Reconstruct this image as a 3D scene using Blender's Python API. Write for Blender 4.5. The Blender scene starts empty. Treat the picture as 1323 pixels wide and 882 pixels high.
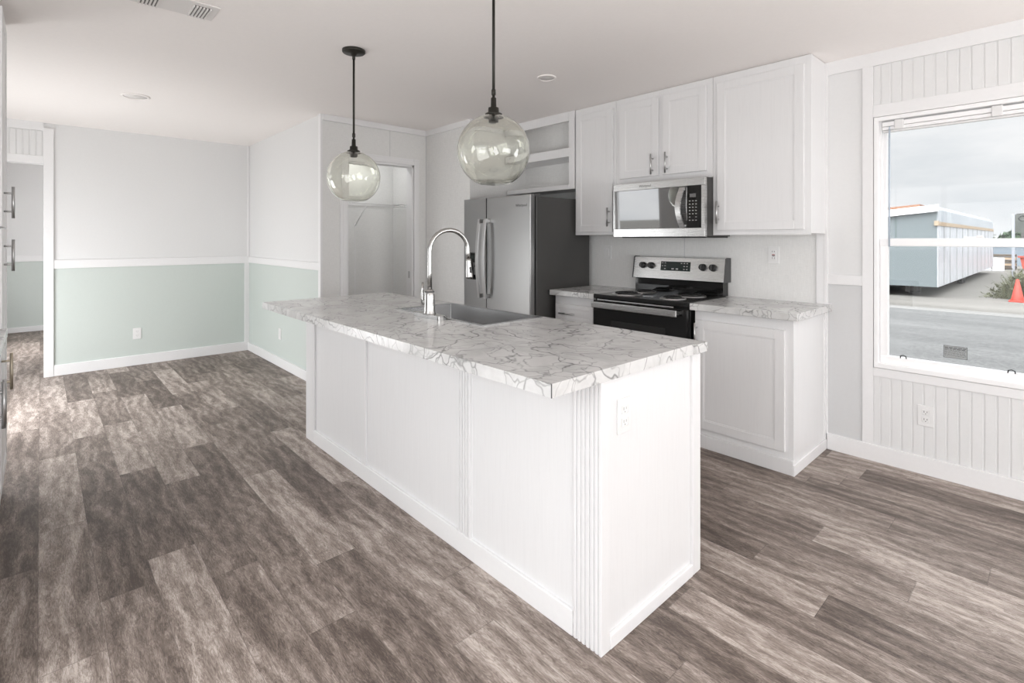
import bpy, bmesh, math, random
from mathutils import Vector, Matrix
random.seed(11)
PI = math.pi
S = bpy.context.scene
C = S.collection

# ------------------------------------------------------------------ camera
cam_d = bpy.data.cameras.new('camera')
cam = bpy.data.objects.new('camera', cam_d)
C.objects.link(cam)
FPX = 661.0
cam_d.sensor_width = 36.0
cam_d.lens = FPX / 1323.0 * 36.0
cam_d.shift_y = -(441.0 - 309.0) / 1323.0
cam_d.clip_start = 0.02
cam_d.clip_end = 400
cam.location = (0, 0, 1.324)
cam.rotation_euler = (PI / 2, 0, math.radians(47.35))
S.camera = cam

# ------------------------------------------------------------------ colour management and sampling aids
S.view_settings.view_transform = 'Standard'
S.view_settings.look = 'None'
S.view_settings.gamma = 1.0
S.view_settings.use_curve_mapping = False
S.view_settings.exposure = 0.0
cy = S.cycles
cy.use_denoising = True
cy.max_bounces = 14
cy.diffuse_bounces = 8
cy.glossy_bounces = 6
cy.transmission_bounces = 10
cy.transparent_max_bounces = 12
cy.caustics_reflective = False
cy.caustics_refractive = False
cy.sample_clamp_indirect = 8.0

# ------------------------------------------------------------------ sky (overcast, brighter towards the zenith)
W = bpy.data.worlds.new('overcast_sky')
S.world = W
W.use_nodes = True
nt = W.node_tree
nt.nodes.clear()
def nd(t, typ, **kw):
    n = t.nodes.new(typ)
    for k, v in kw.items():
        setattr(n, k, v)
    return n
SKY_STRENGTH = 1.12
tc = nd(nt, 'ShaderNodeTexCoord')
sep = nd(nt, 'ShaderNodeSeparateXYZ')
nt.links.new(tc.outputs['Generated'], sep.inputs[0])
mp = nd(nt, 'ShaderNodeMapping')
mp.inputs['Scale'].default_value = (1.0, 1.0, 3.2)
nt.links.new(tc.outputs['Generated'], mp.inputs[0])
cl = nd(nt, 'ShaderNodeTexNoise')
cl.inputs['Scale'].default_value = 3.4
cl.inputs['Detail'].default_value = 6.0
cl.inputs['Roughness'].default_value = 0.55
nt.links.new(mp.outputs[0], cl.inputs['Vector'])
cr = nd(nt, 'ShaderNodeValToRGB')
cr.color_ramp.elements[0].position = 0.38
cr.color_ramp.elements[0].color = (0.72, 0.75, 0.775, 1)
cr.color_ramp.elements[1].position = 0.62
cr.color_ramp.elements[1].color = (0.90, 0.905, 0.912, 1)
nt.links.new(cl.outputs['Fac'], cr.inputs['Fac'])
mr = nd(nt, 'ShaderNodeMapRange')
mr.inputs['From Min'].default_value = 0.30
mr.inputs['From Max'].default_value = 0.75
mr.inputs['To Min'].default_value = 1.0
mr.inputs['To Max'].default_value = 4.0
nt.links.new(sep.outputs['Z'], mr.inputs['Value'])
mul = nd(nt, 'ShaderNodeMath', operation='MULTIPLY')
mul.inputs[1].default_value = SKY_STRENGTH
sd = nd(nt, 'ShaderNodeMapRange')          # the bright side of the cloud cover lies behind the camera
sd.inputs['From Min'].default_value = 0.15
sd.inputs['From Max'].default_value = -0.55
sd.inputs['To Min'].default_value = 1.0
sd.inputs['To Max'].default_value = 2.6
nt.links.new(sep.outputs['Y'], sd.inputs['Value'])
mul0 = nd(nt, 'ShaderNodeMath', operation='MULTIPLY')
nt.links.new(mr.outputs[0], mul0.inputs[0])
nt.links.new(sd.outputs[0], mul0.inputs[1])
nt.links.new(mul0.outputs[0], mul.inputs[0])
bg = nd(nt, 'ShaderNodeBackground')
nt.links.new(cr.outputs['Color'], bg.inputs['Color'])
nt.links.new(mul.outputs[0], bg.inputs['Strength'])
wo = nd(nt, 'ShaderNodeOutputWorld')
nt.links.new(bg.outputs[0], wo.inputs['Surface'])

# daylight entering by the room's other windows (each lamp sits in the window it stands for)
def window_light(name, loc, rot, sx, sy, power, col=(0.985, 0.99, 1.0)):
    d = bpy.data.lights.new(name, 'AREA')
    d.shape = 'RECTANGLE'
    d.size, d.size_y = sx, sy
    d.energy = power
    d.color = col
    o = bpy.data.objects.new(name, d)
    C.objects.link(o)
    o.location = loc
    o.rotation_euler = rot
    return o
YF, YB = -0.80, 3.67          # front and back walls of the house
XL, XR = -6.65, 4.30          # dining end wall, living end wall
HC = 2.44
K = 1.0
UP = 0.62           # much of it comes up from the bright ground outside
window_light('daylight_patio_ground', (-5.30, YF - 0.10, 0.66), (PI / 2 + 0.3, 0, 0), 1.6, 1.15, 36 * K)
window_light('daylight_kitchen_front', (-1.05, YF - 0.10, 1.15), (PI / 2 + UP, 0, 0), 1.5, 1.6, 24 * K)
window_light('daylight_living_front', (1.75, YF - 0.10, 1.10), (PI / 2 + UP, 0, 0), 1.7, 1.9, 75 * K)
window_light('daylight_living_end', (XR + 0.10, 1.45, 1.20), (0, PI / 2 + 0.95, 0), 1.9, 2.6, 100 * K)
window_light('daylight_living_back', (1.75, YB + 0.16, 1.30), (-PI / 2 - UP, 0, 0), 1.5, 1.5, 65 * K)
window_light('daylight_hall', (-8.4, YF - 0.10, 1.2), (PI / 2, 0, 0), 1.2, 1.6, 40 * K)

# ------------------------------------------------------------------ materials
def mat(name, col=(0.8, 0.8, 0.8), rough=0.5, metal=0.0, spec=0.5, coat=0.0):
    m = bpy.data.materials.new(name)
    m.use_nodes = True
    b = m.node_tree.nodes['Principled BSDF']
    b.inputs['Base Color'].default_value = (*col, 1)
    b.inputs['Roughness'].default_value = rough
    b.inputs['Metallic'].default_value = metal
    b.inputs['Specular IOR Level'].default_value = spec
    b.inputs['Coat Weight'].default_value = coat
    return m
def bs(m):
    return m.node_tree.nodes['Principled BSDF']
def coords(m, scale=(1, 1, 1), kind='Object'):
    t = m.node_tree
    c = nd(t, 'ShaderNodeTexCoord')
    p = nd(t, 'ShaderNodeMapping')
    p.inputs['Scale'].default_value = scale
    t.links.new(c.outputs[kind], p.inputs[0])
    return p.outputs[0]
def noise(m, vec, scale, detail=4, rough=0.55, dist=0.0):
    n = nd(m.node_tree, 'ShaderNodeTexNoise')
    n.inputs['Scale'].default_value = scale
    n.inputs['Detail'].default_value = detail
    n.inputs['Roughness'].default_value = rough
    n.inputs['Distortion'].default_value = dist
    m.node_tree.links.new(vec, n.inputs['Vector'])
    return n.outputs['Fac']
def ramp(m, fac, stops):
    r = nd(m.node_tree, 'ShaderNodeValToRGB')
    e = r.color_ramp.elements
    while len(e) < len(stops):
        e.new(0.5)
    for i, (p, c) in enumerate(stops):
        e[i].position = p
        e[i].color = (*c, 1) if len(c) == 3 else c
    m.node_tree.links.new(fac, r.inputs['Fac'])
    return r.outputs['Color']
def math_(m, op, a, b=None, clamp=False):
    n = nd(m.node_tree, 'ShaderNodeMath', operation=op)
    n.use_clamp = clamp
    for i, v in enumerate((a, b)):
        if v is None:
            continue
        if isinstance(v, (int, float)):
            n.inputs[i].default_value = v
        else:
            m.node_tree.links.new(v, n.inputs[i])
    return n.outputs[0]
def mixc(m, fac, a, b, mode='MIX'):
    n = nd(m.node_tree, 'ShaderNodeMix', data_type='RGBA', blend_type=mode)
    for i, v in ((0, fac), (6, a), (7, b)):
        if isinstance(v, (int, float)):
            n.inputs[i].default_value = v
        elif isinstance(v, tuple):
            n.inputs[i].default_value = (*v, 1)
        else:
            m.node_tree.links.new(v, n.inputs[i])
    return n.outputs[2]
def bump(m, h, strength=0.1, dist=0.01):
    n = nd(m.node_tree, 'ShaderNodeBump')
    n.inputs['Strength'].default_value = strength
    n.inputs['Distance'].default_value = dist
    m.node_tree.links.new(h, n.inputs['Height'])
    m.node_tree.links.new(n.outputs[0], bs(m).inputs['Normal'])
def setc(m, col):
    m.node_tree.links.new(col, bs(m).inputs['Base Color'])

M = {}
# painted wall board
def paint(name, col, rough=0.55):
    m = mat(name, col, rough, spec=0.3)
    v = coords(m, (1, 1, 1))
    n = noise(m, v, 60, 3)
    setc(m, mixc(m, n, tuple(c * 0.975 for c in col), tuple(min(1, c * 1.02) for c in col)))
    bump(m, n, 0.04, 0.002)
    return m
M['wall_white'] = paint('white_wall_board', (0.722, 0.725, 0.726))
M['wall_green'] = paint('pale_green_wall_board', (0.565, 0.615, 0.588))
M['wall_grey'] = paint('pale_grey_wall_board', (0.60, 0.605, 0.61))
M['trim'] = paint('white_trim', (0.78, 0.78, 0.785), 0.4)
M['ceiling'] = paint('warm_white_ceiling', (0.90, 0.865, 0.845), 0.8)
# linen wall covering
m = mat('grey_linen_wallpaper', rough=0.7, spec=0.2)
a = noise(m, coords(m, (8, 8, 220)), 3.0, 3, 0.6)
b = noise(m, coords(m, (220, 220, 8)), 3.0, 3, 0.6)
w = math_(m, 'ADD', math_(m, 'MULTIPLY', a, 0.5), math_(m, 'MULTIPLY', b, 0.5))
setc(m, ramp(m, w, [(0.36, (0.68, 0.682, 0.672)), (0.64, (0.80, 0.80, 0.79))]))
bump(m, w, 0.15, 0.002)
M['linen'] = m
# cabinet: white foil with fine wood grain
def cab(name, col):
    m = mat(name, col, 0.38, spec=0.4)
    v = coords(m, (38, 38, 1.6))
    n = noise(m, v, 3.0, 5, 0.65, 0.6)
    setc(m, ramp(m, n, [(0.30, tuple(c * 0.975 for c in col)), (0.5, col), (0.7, tuple(min(1, c * 1.01) for c in col))]))
    bump(m, n, 0.012, 0.0005)
    return m
M['cab'] = cab('white_cabinet', (0.745, 0.745, 0.75))
# floor: printed vinyl planks
m = mat('vinyl_plank', rough=0.48, spec=0.4)
t = m.node_tree
at1 = nd(t, 'ShaderNodeAttribute', attribute_name='tone')
at2 = nd(t, 'ShaderNodeAttribute', attribute_name='seed')
tcx = nd(t, 'ShaderNodeTexCoord')
cmb = nd(t, 'ShaderNodeCombineXYZ')
t.links.new(at2.outputs['Fac'], cmb.inputs['X'])
t.links.new(at2.outputs['Fac'], cmb.inputs['Y'])
t.links.new(at2.outputs['Fac'], cmb.inputs['Z'])
vm = nd(t, 'ShaderNodeVectorMath', operation='ADD')
t.links.new(tcx.outputs['Object'], vm.inputs[0])
t.links.new(cmb.outputs[0], vm.inputs[1])
def fmap(scale):
    p = nd(t, 'ShaderNodeMapping')
    p.inputs['Scale'].default_value = scale
    t.links.new(vm.outputs[0], p.inputs[0])
    return p.outputs[0]
g1 = noise(m, fmap((1.1, 4.2, 1)), 2.0, 6, 0.58, 1.6)       # broad blotches
g2 = noise(m, fmap((11, 70, 1)), 2.0, 9, 0.86, 1.6)         # fine fibres
g3 = noise(m, fmap((1.0, 2.2, 1)), 1.6, 2, 0.5, 0.3)       # cloudy wear
wv = nd(t, 'ShaderNodeTexWave', wave_type='BANDS', bands_direction='Y', wave_profile='SIN')
wv.inputs['Scale'].default_value = 4.5
wv.inputs['Distortion'].default_value = 12.0
wv.inputs['Detail'].default_value = 4.0
wv.inputs['Detail Scale'].default_value = 1.0
wv.inputs['Detail Roughness'].default_value = 0.6
t.links.new(fmap((0.55, 1.0, 1)), wv.inputs['Vector'])
g4 = noise(m, fmap((3.6, 32, 1)), 2.0, 8, 0.8, 2.4)       # streaks
f = math_(m, 'ADD', math_(m, 'MULTIPLY', g1, 0.62), math_(m, 'MULTIPLY', g2, 0.66))
f = math_(m, 'ADD', f, math_(m, 'MULTIPLY', g3, 0.30))
f = math_(m, 'ADD', f, math_(m, 'MULTIPLY', g4, 0.40))
f = math_(m, 'ADD', f, math_(m, 'MULTIPLY', wv.outputs['Fac'], 0.14))
f = math_(m, 'ADD', f, math_(m, 'MULTIPLY', at1.outputs['Fac'], 0.27))
g5 = noise(m, fmap((2.6, 17, 1)), 2.0, 6, 0.62, 2.8)
dk = math_(m, 'SUBTRACT', 1.0, math_(m, 'MULTIPLY', math_(m, 'ABSOLUTE', math_(m, 'SUBTRACT', g5, 0.5)), 22.0), True)
g6 = noise(m, fmap((4.2, 26, 1)), 2.0, 6, 0.65, 2.2)
lt_ = math_(m, 'SUBTRACT', 1.0, math_(m, 'MULTIPLY', math_(m, 'ABSOLUTE', math_(m, 'SUBTRACT', g6, 0.53)), 20.0), True)
f = math_(m, 'SUBTRACT', f, math_(m, 'MULTIPLY', dk, 0.16))
f = math_(m, 'ADD', f, math_(m, 'MULTIPLY', lt_, 0.13))
f = math_(m, 'SUBTRACT', f, 0.75)
fc = ramp(m, f, [(0.16, (0.070, 0.052, 0.043)), (0.36, (0.160, 0.126, 0.107)), (0.54, (0.285, 0.236, 0.206)), (0.78, (0.54, 0.475, 0.432))])
# printed seam lines round each plank
uvn = nd(t, 'ShaderNodeUVMap', uv_map='plank')
su = nd(t, 'ShaderNodeSeparateXYZ')
t.links.new(uvn.outputs['UV'], su.inputs[0])
sv = math_(m, 'MAXIMUM', math_(m, 'LESS_THAN', su.outputs['Y'], 0.0022), math_(m, 'LESS_THAN', su.outputs['X'], 0.0030))
fc = mixc(m, math_(m, 'MULTIPLY', sv, 0.45), fc, (0.055, 0.043, 0.037))
setc(m, fc)
bump(m, g2, 0.12, 0.002)
M['floor'] = m
# marble laminate
def marble(name):
    m = mat(name, rough=0.22, spec=0.5)
    v = coords(m, (1, 1, 1))
    warp = nd(m.node_tree, 'ShaderNodeTexNoise')
    warp.inputs['Scale'].default_value = 3.2
    warp.inputs['Detail'].default_value = 4
    m.node_tree.links.new(v, warp.inputs['Vector'])
    va = nd(m.node_tree, 'ShaderNodeVectorMath', operation='MULTIPLY_ADD')
    m.node_tree.links.new(warp.outputs['Color'], va.inputs[0])
    va.inputs[1].default_value = (0.42, 0.42, 0.42)
    m.node_tree.links.new(v, va.inputs[2])
    def vein(scale, stretch, width):
        p = nd(m.node_tree, 'ShaderNodeMapping')
        p.inputs['Scale'].default_value = stretch
        p.inputs['Rotation'].default_value = (0, 0, 0.5)
        m.node_tree.links.new(va.outputs[0], p.inputs[0])
        vo = nd(m.node_tree, 'ShaderNodeTexVoronoi', feature='DISTANCE_TO_EDGE')
        vo.inputs['Scale'].default_value = scale
        m.node_tree.links.new(p.outputs[0], vo.inputs['Vector'])
        r = nd(m.node_tree, 'ShaderNodeMapRange')
        r.inputs['From Min'].default_value = 0.0
        r.inputs['From Max'].default_value = width
        r.inputs['To Min'].default_value = 1.0
        r.inputs['To Max'].default_value = 0.0
        m.node_tree.links.new(vo.outputs['Distance'], r.inputs['Value'])
        return r.outputs[0]
    patch = ramp(m, noise(m, v, 4.5, 3), [(0.36, (0, 0, 0)), (0.54, (1, 1, 1))])
    patch2 = ramp(m, noise(m, coords(m, (1.3, 1.3, 1.3)), 6.0, 3), [(0.36, (0, 0, 0)), (0.54, (1, 1, 1))])
    big = math_(m, 'MULTIPLY', vein(3.6, (1, 1.25, 1), 0.021), math_(m, 'MULTIPLY_ADD', patch, 0.8))
    small = math_(m, 'MULTIPLY', vein(8.5, (1, 1.6, 1), 0.045), patch2)
    cloud = noise(m, va.outputs[0], 7.0, 5, 0.6)
    base = ramp(m, cloud, [(0.34, (0.53, 0.53, 0.525)), (0.60, (0.655, 0.655, 0.65))])
    k = math_(m, 'MAXIMUM', math_(m, 'MULTIPLY', big, 0.80), math_(m, 'MULTIPLY', small, 0.65), True)
    setc(m, mixc(m, k, base, (0.22, 0.22, 0.217)))
    return m
M['marble'] = marble('marble_laminate')
# metals
def brushed(name, col, rough, axis=(1, 1, 90)):
    m = mat(name, col, rough, 1.0)
    n = noise(m, coords(m, axis), 6.0, 3)
    r = nd(m.node_tree, 'ShaderNodeMapRange')
    r.inputs['To Min'].default_value = rough * 0.8
    r.inputs['To Max'].default_value = rough * 1.25
    m.node_tree.links.new(n, r.inputs['Value'])
    m.node_tree.links.new(r.outputs[0], bs(m).inputs['Roughness'])
    bump(m, n, 0.006, 0.0005)
    return m
M['steel'] = brushed('brushed_stainless_steel', (0.36, 0.36, 0.357), 0.30, (90, 90, 1))
M['steel_h'] = brushed('brushed_stainless_steel_level_grain', (0.64, 0.64, 0.635), 0.27, (1, 1, 90))
M['sink'] = mat('sink_steel', (0.44, 0.44, 0.44), 0.27, 1.0)
M['nickel'] = mat('satin_nickel', (0.46, 0.455, 0.445), 0.19, 1.0)
M['pull'] = mat('nickel_pull', (0.50, 0.50, 0.50), 0.32, 1.0)
M['brass'] = mat('brass_pull', (0.55, 0.49, 0.39), 0.4, 1.0)
M['bronze'] = mat('dark_bronze', (0.035, 0.033, 0.028), 0.45, 0.6)
M['fridge_side'] = mat('charcoal_fridge_side', (0.055, 0.054, 0.052), 0.4)
M['black'] = mat('black_plastic', (0.012, 0.012, 0.012), 0.4)
M['dark'] = mat('dark_grey_plastic', (0.07, 0.07, 0.07), 0.5)
M['black_gloss'] = mat('black_glass', (0.006, 0.006, 0.006), 0.06, 0, 0.6)
M['mirror_glass'] = mat('reflective_dark_glass', (0.055, 0.055, 0.055), 0.03, 0.0, 1.0, 1.0)
bs(M['mirror_glass']).inputs['IOR'].default_value = 2.0
bs(M['mirror_glass']).inputs['Coat Weight'].default_value = 0.6
M['enamel'] = mat('black_enamel', (0.008, 0.008, 0.008), 0.18)
M['drip'] = mat('drip_bowl_chrome', (0.80, 0.80, 0.80), 0.30, 1.0)
M['chrome'] = mat('chrome', (0.75, 0.75, 0.75), 0.12, 1.0)
M['display'] = mat('dark_display', (0.012, 0.022, 0.02), 0.12)
M['print'] = mat('pale_print', (0.42, 0.42, 0.42), 0.5)
M['logo'] = mat('dark_logo', (0.07, 0.07, 0.07), 0.4)
M['plate'] = mat('white_plastic_plate', (0.76, 0.76, 0.757), 0.35)
M['slot'] = mat('outlet_slot', (0.05, 0.05, 0.05), 0.5)
M['slot_soft'] = mat('outlet_slot_worn', (0.30, 0.30, 0.30), 0.5)
M['red'] = mat('red_button', (0.35, 0.05, 0.04), 0.5)
M['vinyl'] = mat('white_window_vinyl', (0.86, 0.86, 0.865), 0.3)
M['wire'] = mat('white_coated_wire', (0.85, 0.85, 0.85), 0.35)
M['wand'] = mat('clear_plastic_wand', (0.45, 0.52, 0.60), 0.15)
M['clip'] = mat('clear_bracket', (0.72, 0.72, 0.72), 0.2)
M['duct'] = mat('vent_duct', (0.17, 0.165, 0.16), 0.7)
M['lens'] = mat('frosted_lens', (0.74, 0.715, 0.70), 0.5)
# clear seeded glass of the globes
m = bpy.data.materials.new('clear_seeded_glass')
m.use_nodes = True
t = m.node_tree
t.nodes.clear()
gl = nd(t, 'ShaderNodeBsdfGlass')
gl.inputs['Color'].default_value = (0.99, 0.993, 0.972, 1)
gl.inputs['IOR'].default_value = 1.5
gl.inputs['Roughness'].default_value = 0.0
c1 = nd(t, 'ShaderNodeTexCoord')
vo = nd(t, 'ShaderNodeTexVoronoi')
vo.inputs['Scale'].default_value = 60
t.links.new(c1.outputs['Object'], vo.inputs['Vector'])
r1 = nd(t, 'ShaderNodeMapRange')
r1.inputs['From Max'].default_value = 0.16
r1.inputs['To Min'].default_value = 1.0
r1.inputs['To Max'].default_value = 0.0
t.links.new(vo.outputs['Distance'], r1.inputs['Value'])
n1 = nd(t, 'ShaderNodeTexNoise')
n1.inputs['Scale'].default_value = 14
t.links.new(c1.outputs['Object'], n1.inputs['Vector'])
ad = nd(t, 'ShaderNodeMath', operation='ADD')
t.links.new(r1.outputs[0], ad.inputs[0])
t.links.new(n1.outputs['Fac'], ad.inputs[1])
bp = nd(t, 'ShaderNodeBump')
bp.inputs['Strength'].default_value = 0.16
bp.inputs['Distance'].default_value = 0.003
t.links.new(ad.outputs[0], bp.inputs['Height'])
t.links.new(bp.outputs[0], gl.inputs['Normal'])
ou = nd(t, 'ShaderNodeOutputMaterial')
t.links.new(gl.outputs[0], ou.inputs['Surface'])
M['globe'] = m
# window pane: clear with a faint reflection
m = bpy.data.materials.new('window_pane')
m.use_nodes = True
t = m.node_tree
t.nodes.clear()
tr = nd(t, 'ShaderNodeBsdfTransparent')
tr.inputs['Color'].default_value = (0.958, 0.962, 0.964, 1)
gs = nd(t, 'ShaderNodeBsdfGlossy')
gs.inputs['Roughness'].default_value = 0.0
mx = nd(t, 'ShaderNodeMixShader')
mx.inputs['Fac'].default_value = 0.012
t.links.new(tr.outputs[0], mx.inputs[1])
t.links.new(gs.outputs[0], mx.inputs[2])
ou = nd(t, 'ShaderNodeOutputMaterial')
t.links.new(mx.outputs[0], ou.inputs['Surface'])
M['pane'] = m
# outdoors
def rough_ground(name, c0, c1, sc):
    m = mat(name, c0, 0.95, spec=0.1)
    v = coords(m, (1, 1, 1))
    n = noise(m, v, sc, 8, 0.75)
    n2 = noise(m, coords(m, (0.1, 0.5, 1)), 1.6, 4)
    setc(m, ramp(m, math_(m, 'ADD', math_(m, 'MULTIPLY', n, 0.7), math_(m, 'MULTIPLY', n2, 0.3)), [(0.36, c0), (0.64, c1)]))
    return m
M['gravel'] = rough_ground('beige_gravel', (0.105, 0.100, 0.091), (0.215, 0.206, 0.19), 9)
M['road'] = rough_ground('grey_stone_chip_road', (0.088, 0.0885, 0.088), (0.175, 0.175, 0.172), 16)
M['edge'] = rough_ground('pale_road_edge', (0.15, 0.148, 0.142), (0.25, 0.246, 0.237), 12)
M['siding'] = mat('blue_grey_sheathing', (0.142, 0.168, 0.175), 0.7)
m = mat('white_plastic_wrap', (0.70, 0.72, 0.75), 0.35)
n = noise(m, coords(m, (1, 1.5, 0.35)), 5.0, 5, 0.6, 0.6)
setc(m, ramp(m, n, [(0.3, (0.36, 0.375, 0.40)), (0.6, (0.56, 0.575, 0.60))]))
bump(m, n, 0.5, 0.06)
M['wrap'] = m
m = mat('wrinkled_clear_plastic', (0.6, 0.63, 0.67), 0.25)
n = noise(m, coords(m, (1, 2.2, 0.35)), 4.0, 5, 0.65, 0.8)
setc(m, ramp(m, n, [(0.35, (0.26, 0.29, 0.32)), (0.62, (0.50, 0.53, 0.56))]))
bump(m, n, 0.7, 0.1)
M['plastic'] = m
M['tan'] = mat('raw_lumber', (0.38, 0.29, 0.20), 0.7)
M['seam'] = mat('batten_strip', (0.28, 0.28, 0.28), 0.7)
M['chassis'] = mat('dark_chassis', (0.05, 0.048, 0.045), 0.7)
M['orange_roof'] = mat('orange_roof_edge', (0.24, 0.12, 0.07), 0.7)
M['cone'] = mat('orange_cone', (0.50, 0.035, 0.018), 0.5)
M['dumpster'] = mat('red_paint', (0.42, 0.07, 0.045), 0.6)
M['shed'] = mat('blue_grey_wall', (0.20, 0.24, 0.28), 0.7)
M['weed'] = mat('dry_weed', (0.12, 0.125, 0.07), 0.8)
M['leaf'] = mat('dark_leaves', (0.07, 0.115, 0.06), 0.8)
M['bark'] = mat('bark', (0.10, 0.08, 0.06), 0.8)
M['sign'] = mat('sign_face', (0.10, 0.108, 0.095), 0.6)
M['sign_ink'] = mat('sign_ink', (0.05, 0.055, 0.05), 0.6)
M['post'] = mat('grey_steel_post', (0.35, 0.36, 0.40), 0.5)
M['panel_blue'] = mat('pale_blue_panel', (0.50, 0.60, 0.70), 0.4)
M['tyre'] = mat('tyre_rubber', (0.02, 0.02, 0.02), 0.8)

# ------------------------------------------------------------------ builders
class MB:
    def __init__(s):
        s.bm = bmesh.new()
    def box(s, x0, x1, y0, y1, z0, z1, bev=0.0, seg=2):
        r = bmesh.ops.create_cube(s.bm, size=1)
        vs = r['verts']
        bmesh.ops.scale(s.bm, vec=(x1 - x0, y1 - y0, z1 - z0), verts=vs)
        bmesh.ops.translate(s.bm, vec=((x0 + x1) / 2, (y0 + y1) / 2, (z0 + z1) / 2), verts=vs)
        if bev > 0:
            es = list({e for v in vs for e in v.link_edges})
            bmesh.ops.bevel(s.bm, geom=es, offset=bev, segments=seg, profile=0.5, affect='EDGES')
        return s
    def tube(s, pts, r, seg=12, cap=True):
        pts = [Vector(p) for p in pts]
        rs = r if isinstance(r, (list, tuple)) else [r] * len(pts)
        rings, up = [], None
        for i, p in enumerate(pts):
            a = pts[max(i - 1, 0)]
            b = pts[min(i + 1, len(pts) - 1)]
            tdir = (b - a).normalized()
            if up is None:
                up = Vector((0, 0, 1)) if abs(tdir.z) < 0.9 else Vector((1, 0, 0))
            n = (up - tdir * up.dot(tdir))
            if n.length < 1e-6:
                n = tdir.orthogonal()
            n.normalize()
            up = n
            bb = tdir.cross(n)
            rings.append([s.bm.verts.new(p + (n * math.cos(2 * PI * k / seg) + bb * math.sin(2 * PI * k / seg)) * rs[i]) for k in range(seg)])
        for A, B in zip(rings, rings[1:]):
            for k in range(seg):
                f = s.bm.faces.new((A[k], A[(k + 1) % seg], B[(k + 1) % seg], B[k]))
                f.smooth = True
        if cap:
            s.bm.faces.new(rings[0][::-1])
            s.bm.faces.new(rings[-1])
        return s
    def lathe(s, prof, c=(0, 0, 0), axis='Z', seg=32, closed=False, smooth=True):
        c = Vector(c)
        def P(r, h, k):
            a = 2 * PI * k / seg
            u, v = r * math.cos(a), r * math.sin(a)
            return c + (Vector((u, v, h)) if axis == 'Z' else Vector((u, h, v)) if axis == 'Y' else Vector((h, u, v)))
        rings = []
        for r, h in prof:
            if r < 1e-6:
                rings.append([s.bm.verts.new(P(0, h, 0))])
            else:
                rings.append([s.bm.verts.new(P(r, h, k)) for k in range(seg)])
        pairs = list(zip(rings, rings[1:]))
        if closed:
            pairs.append((rings[-1], rings[0]))
        for A, B in pairs:
            for k in range(seg):
                k2 = (k + 1) % seg
                if len(A) == 1 and len(B) == 1:
                    continue
                if len(A) == 1:
                    f = s.bm.faces.new((A[0], B[k2], B[k]))
                elif len(B) == 1:
                    f = s.bm.faces.new((A[k], A[k2], B[0]))
                else:
                    f = s.bm.faces.new((A[k], A[k2], B[k2], B[k]))
                f.smooth = smooth
        return s
    def prism(s, poly, axis, a, b):
        """poly of 2-D points in the plane normal to axis, swept from a to b"""
        def P(u, v, h):
            return {'X': (h, u, v), 'Y': (u, h, v), 'Z': (u, v, h)}[axis]
        A = [s.bm.verts.new(P(u, v, a)) for u, v in poly]
        B = [s.bm.verts.new(P(u, v, b)) for u, v in poly]
        n = len(poly)
        s.bm.faces.new(A)
        s.bm.faces.new(B[::-1])
        for k in range(n):
            s.bm.faces.new((A[k], B[k], B[(k + 1) % n], A[(k + 1) % n]))
        return s
    def ring_slab(s, o, i, z0, z1):
        """rectangular slab o=(x0,x1,y0,y1) with a rectangular hole i"""
        def R(q, z):
            return [s.bm.verts.new(p) for p in ((q[0], q[2], z), (q[1], q[2], z), (q[1], q[3], z), (q[0], q[3], z))]
        ot, it, ob, ib = R(o, z1), R(i, z1), R(o, z0), R(i, z0)
        for k in range(4):
            j = (k + 1) % 4
            s.bm.faces.new((ot[k], ot[j], it[j], it[k]))
            s.bm.faces.new((ob[k], ib[k], ib[j], ob[j]))
            s.bm.faces.new((ob[k], ob[j], ot[j], ot[k]))
            s.bm.faces.new((it[k], it[j], ib[j], ib[k]))
        return s
    def build(s, name, m, parent=None, rot=None):
        bmesh.ops.recalc_face_normals(s.bm, faces=s.bm.faces[:])
        root = parent
        off = Vector((0, 0, 0))
        while root is not None:
            off += root.location
            root = root.parent
        if off.length:
            bmesh.ops.translate(s.bm, vec=-off, verts=s.bm.verts[:])
        me = bpy.data.meshes.new(name)
        s.bm.to_mesh(me)
        s.bm.free()
        me.materials.append(m)
        o = bpy.data.objects.new(name, me)
        C.objects.link(o)
        if parent is not None:
            o.parent = parent
        return o
def thing(name, label, cat, loc, group=None):
    o = bpy.data.objects.new(name, None)
    o.empty_display_size = 0.1
    C.objects.link(o)
    o.location = loc
    return tag(o, label, cat, group)
def tag(o, label, cat, group=None, kind=None):
    o['label'] = label
    o['category'] = cat
    if group:
        o['group'] = group
    if kind:
        o['kind'] = kind
    return o
TRIMS = [0]
def struct(name, mb, m, label, parent=None):
    if name.startswith('trim_'):
        TRIMS[0] += 1
        name = 'trim_%d' % TRIMS[0]
    o = mb.build(name, m, parent)
    if parent is None:
        o['kind'] = 'structure'
        o['label'] = label
        o['category'] = name.rsplit('_', 1)[0].split('_')[0]
    return o
def dup(o, parent=None, delta=None):
    c = o.copy()
    C.objects.link(c)
    if parent is not None:
        c.parent = parent
    if delta is not None:
        c.location = c.location + Vector(delta)
    for ch in list(o.children):
        dup(ch, c)
    return c
def wall_y(mb, x0, x1, y0, y1, holes, z0=0.0, z1=HC):
    """wall along X with rectangular holes (xa, xb, za, zb)"""
    xs = x0
    for xa, xb, za, zb in sorted(holes):
        if xa > xs:
            mb.box(xs, xa, y0, y1, z0, z1)
        if za > z0:
            mb.box(xa, xb, y0, y1, z0, za)
        if zb < z1:
            mb.box(xa, xb, y0, y1, zb, z1)
        xs = xb
    if x1 > xs:
        mb.box(xs, x1, y0, y1, z0, z1)
    return mb
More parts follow.
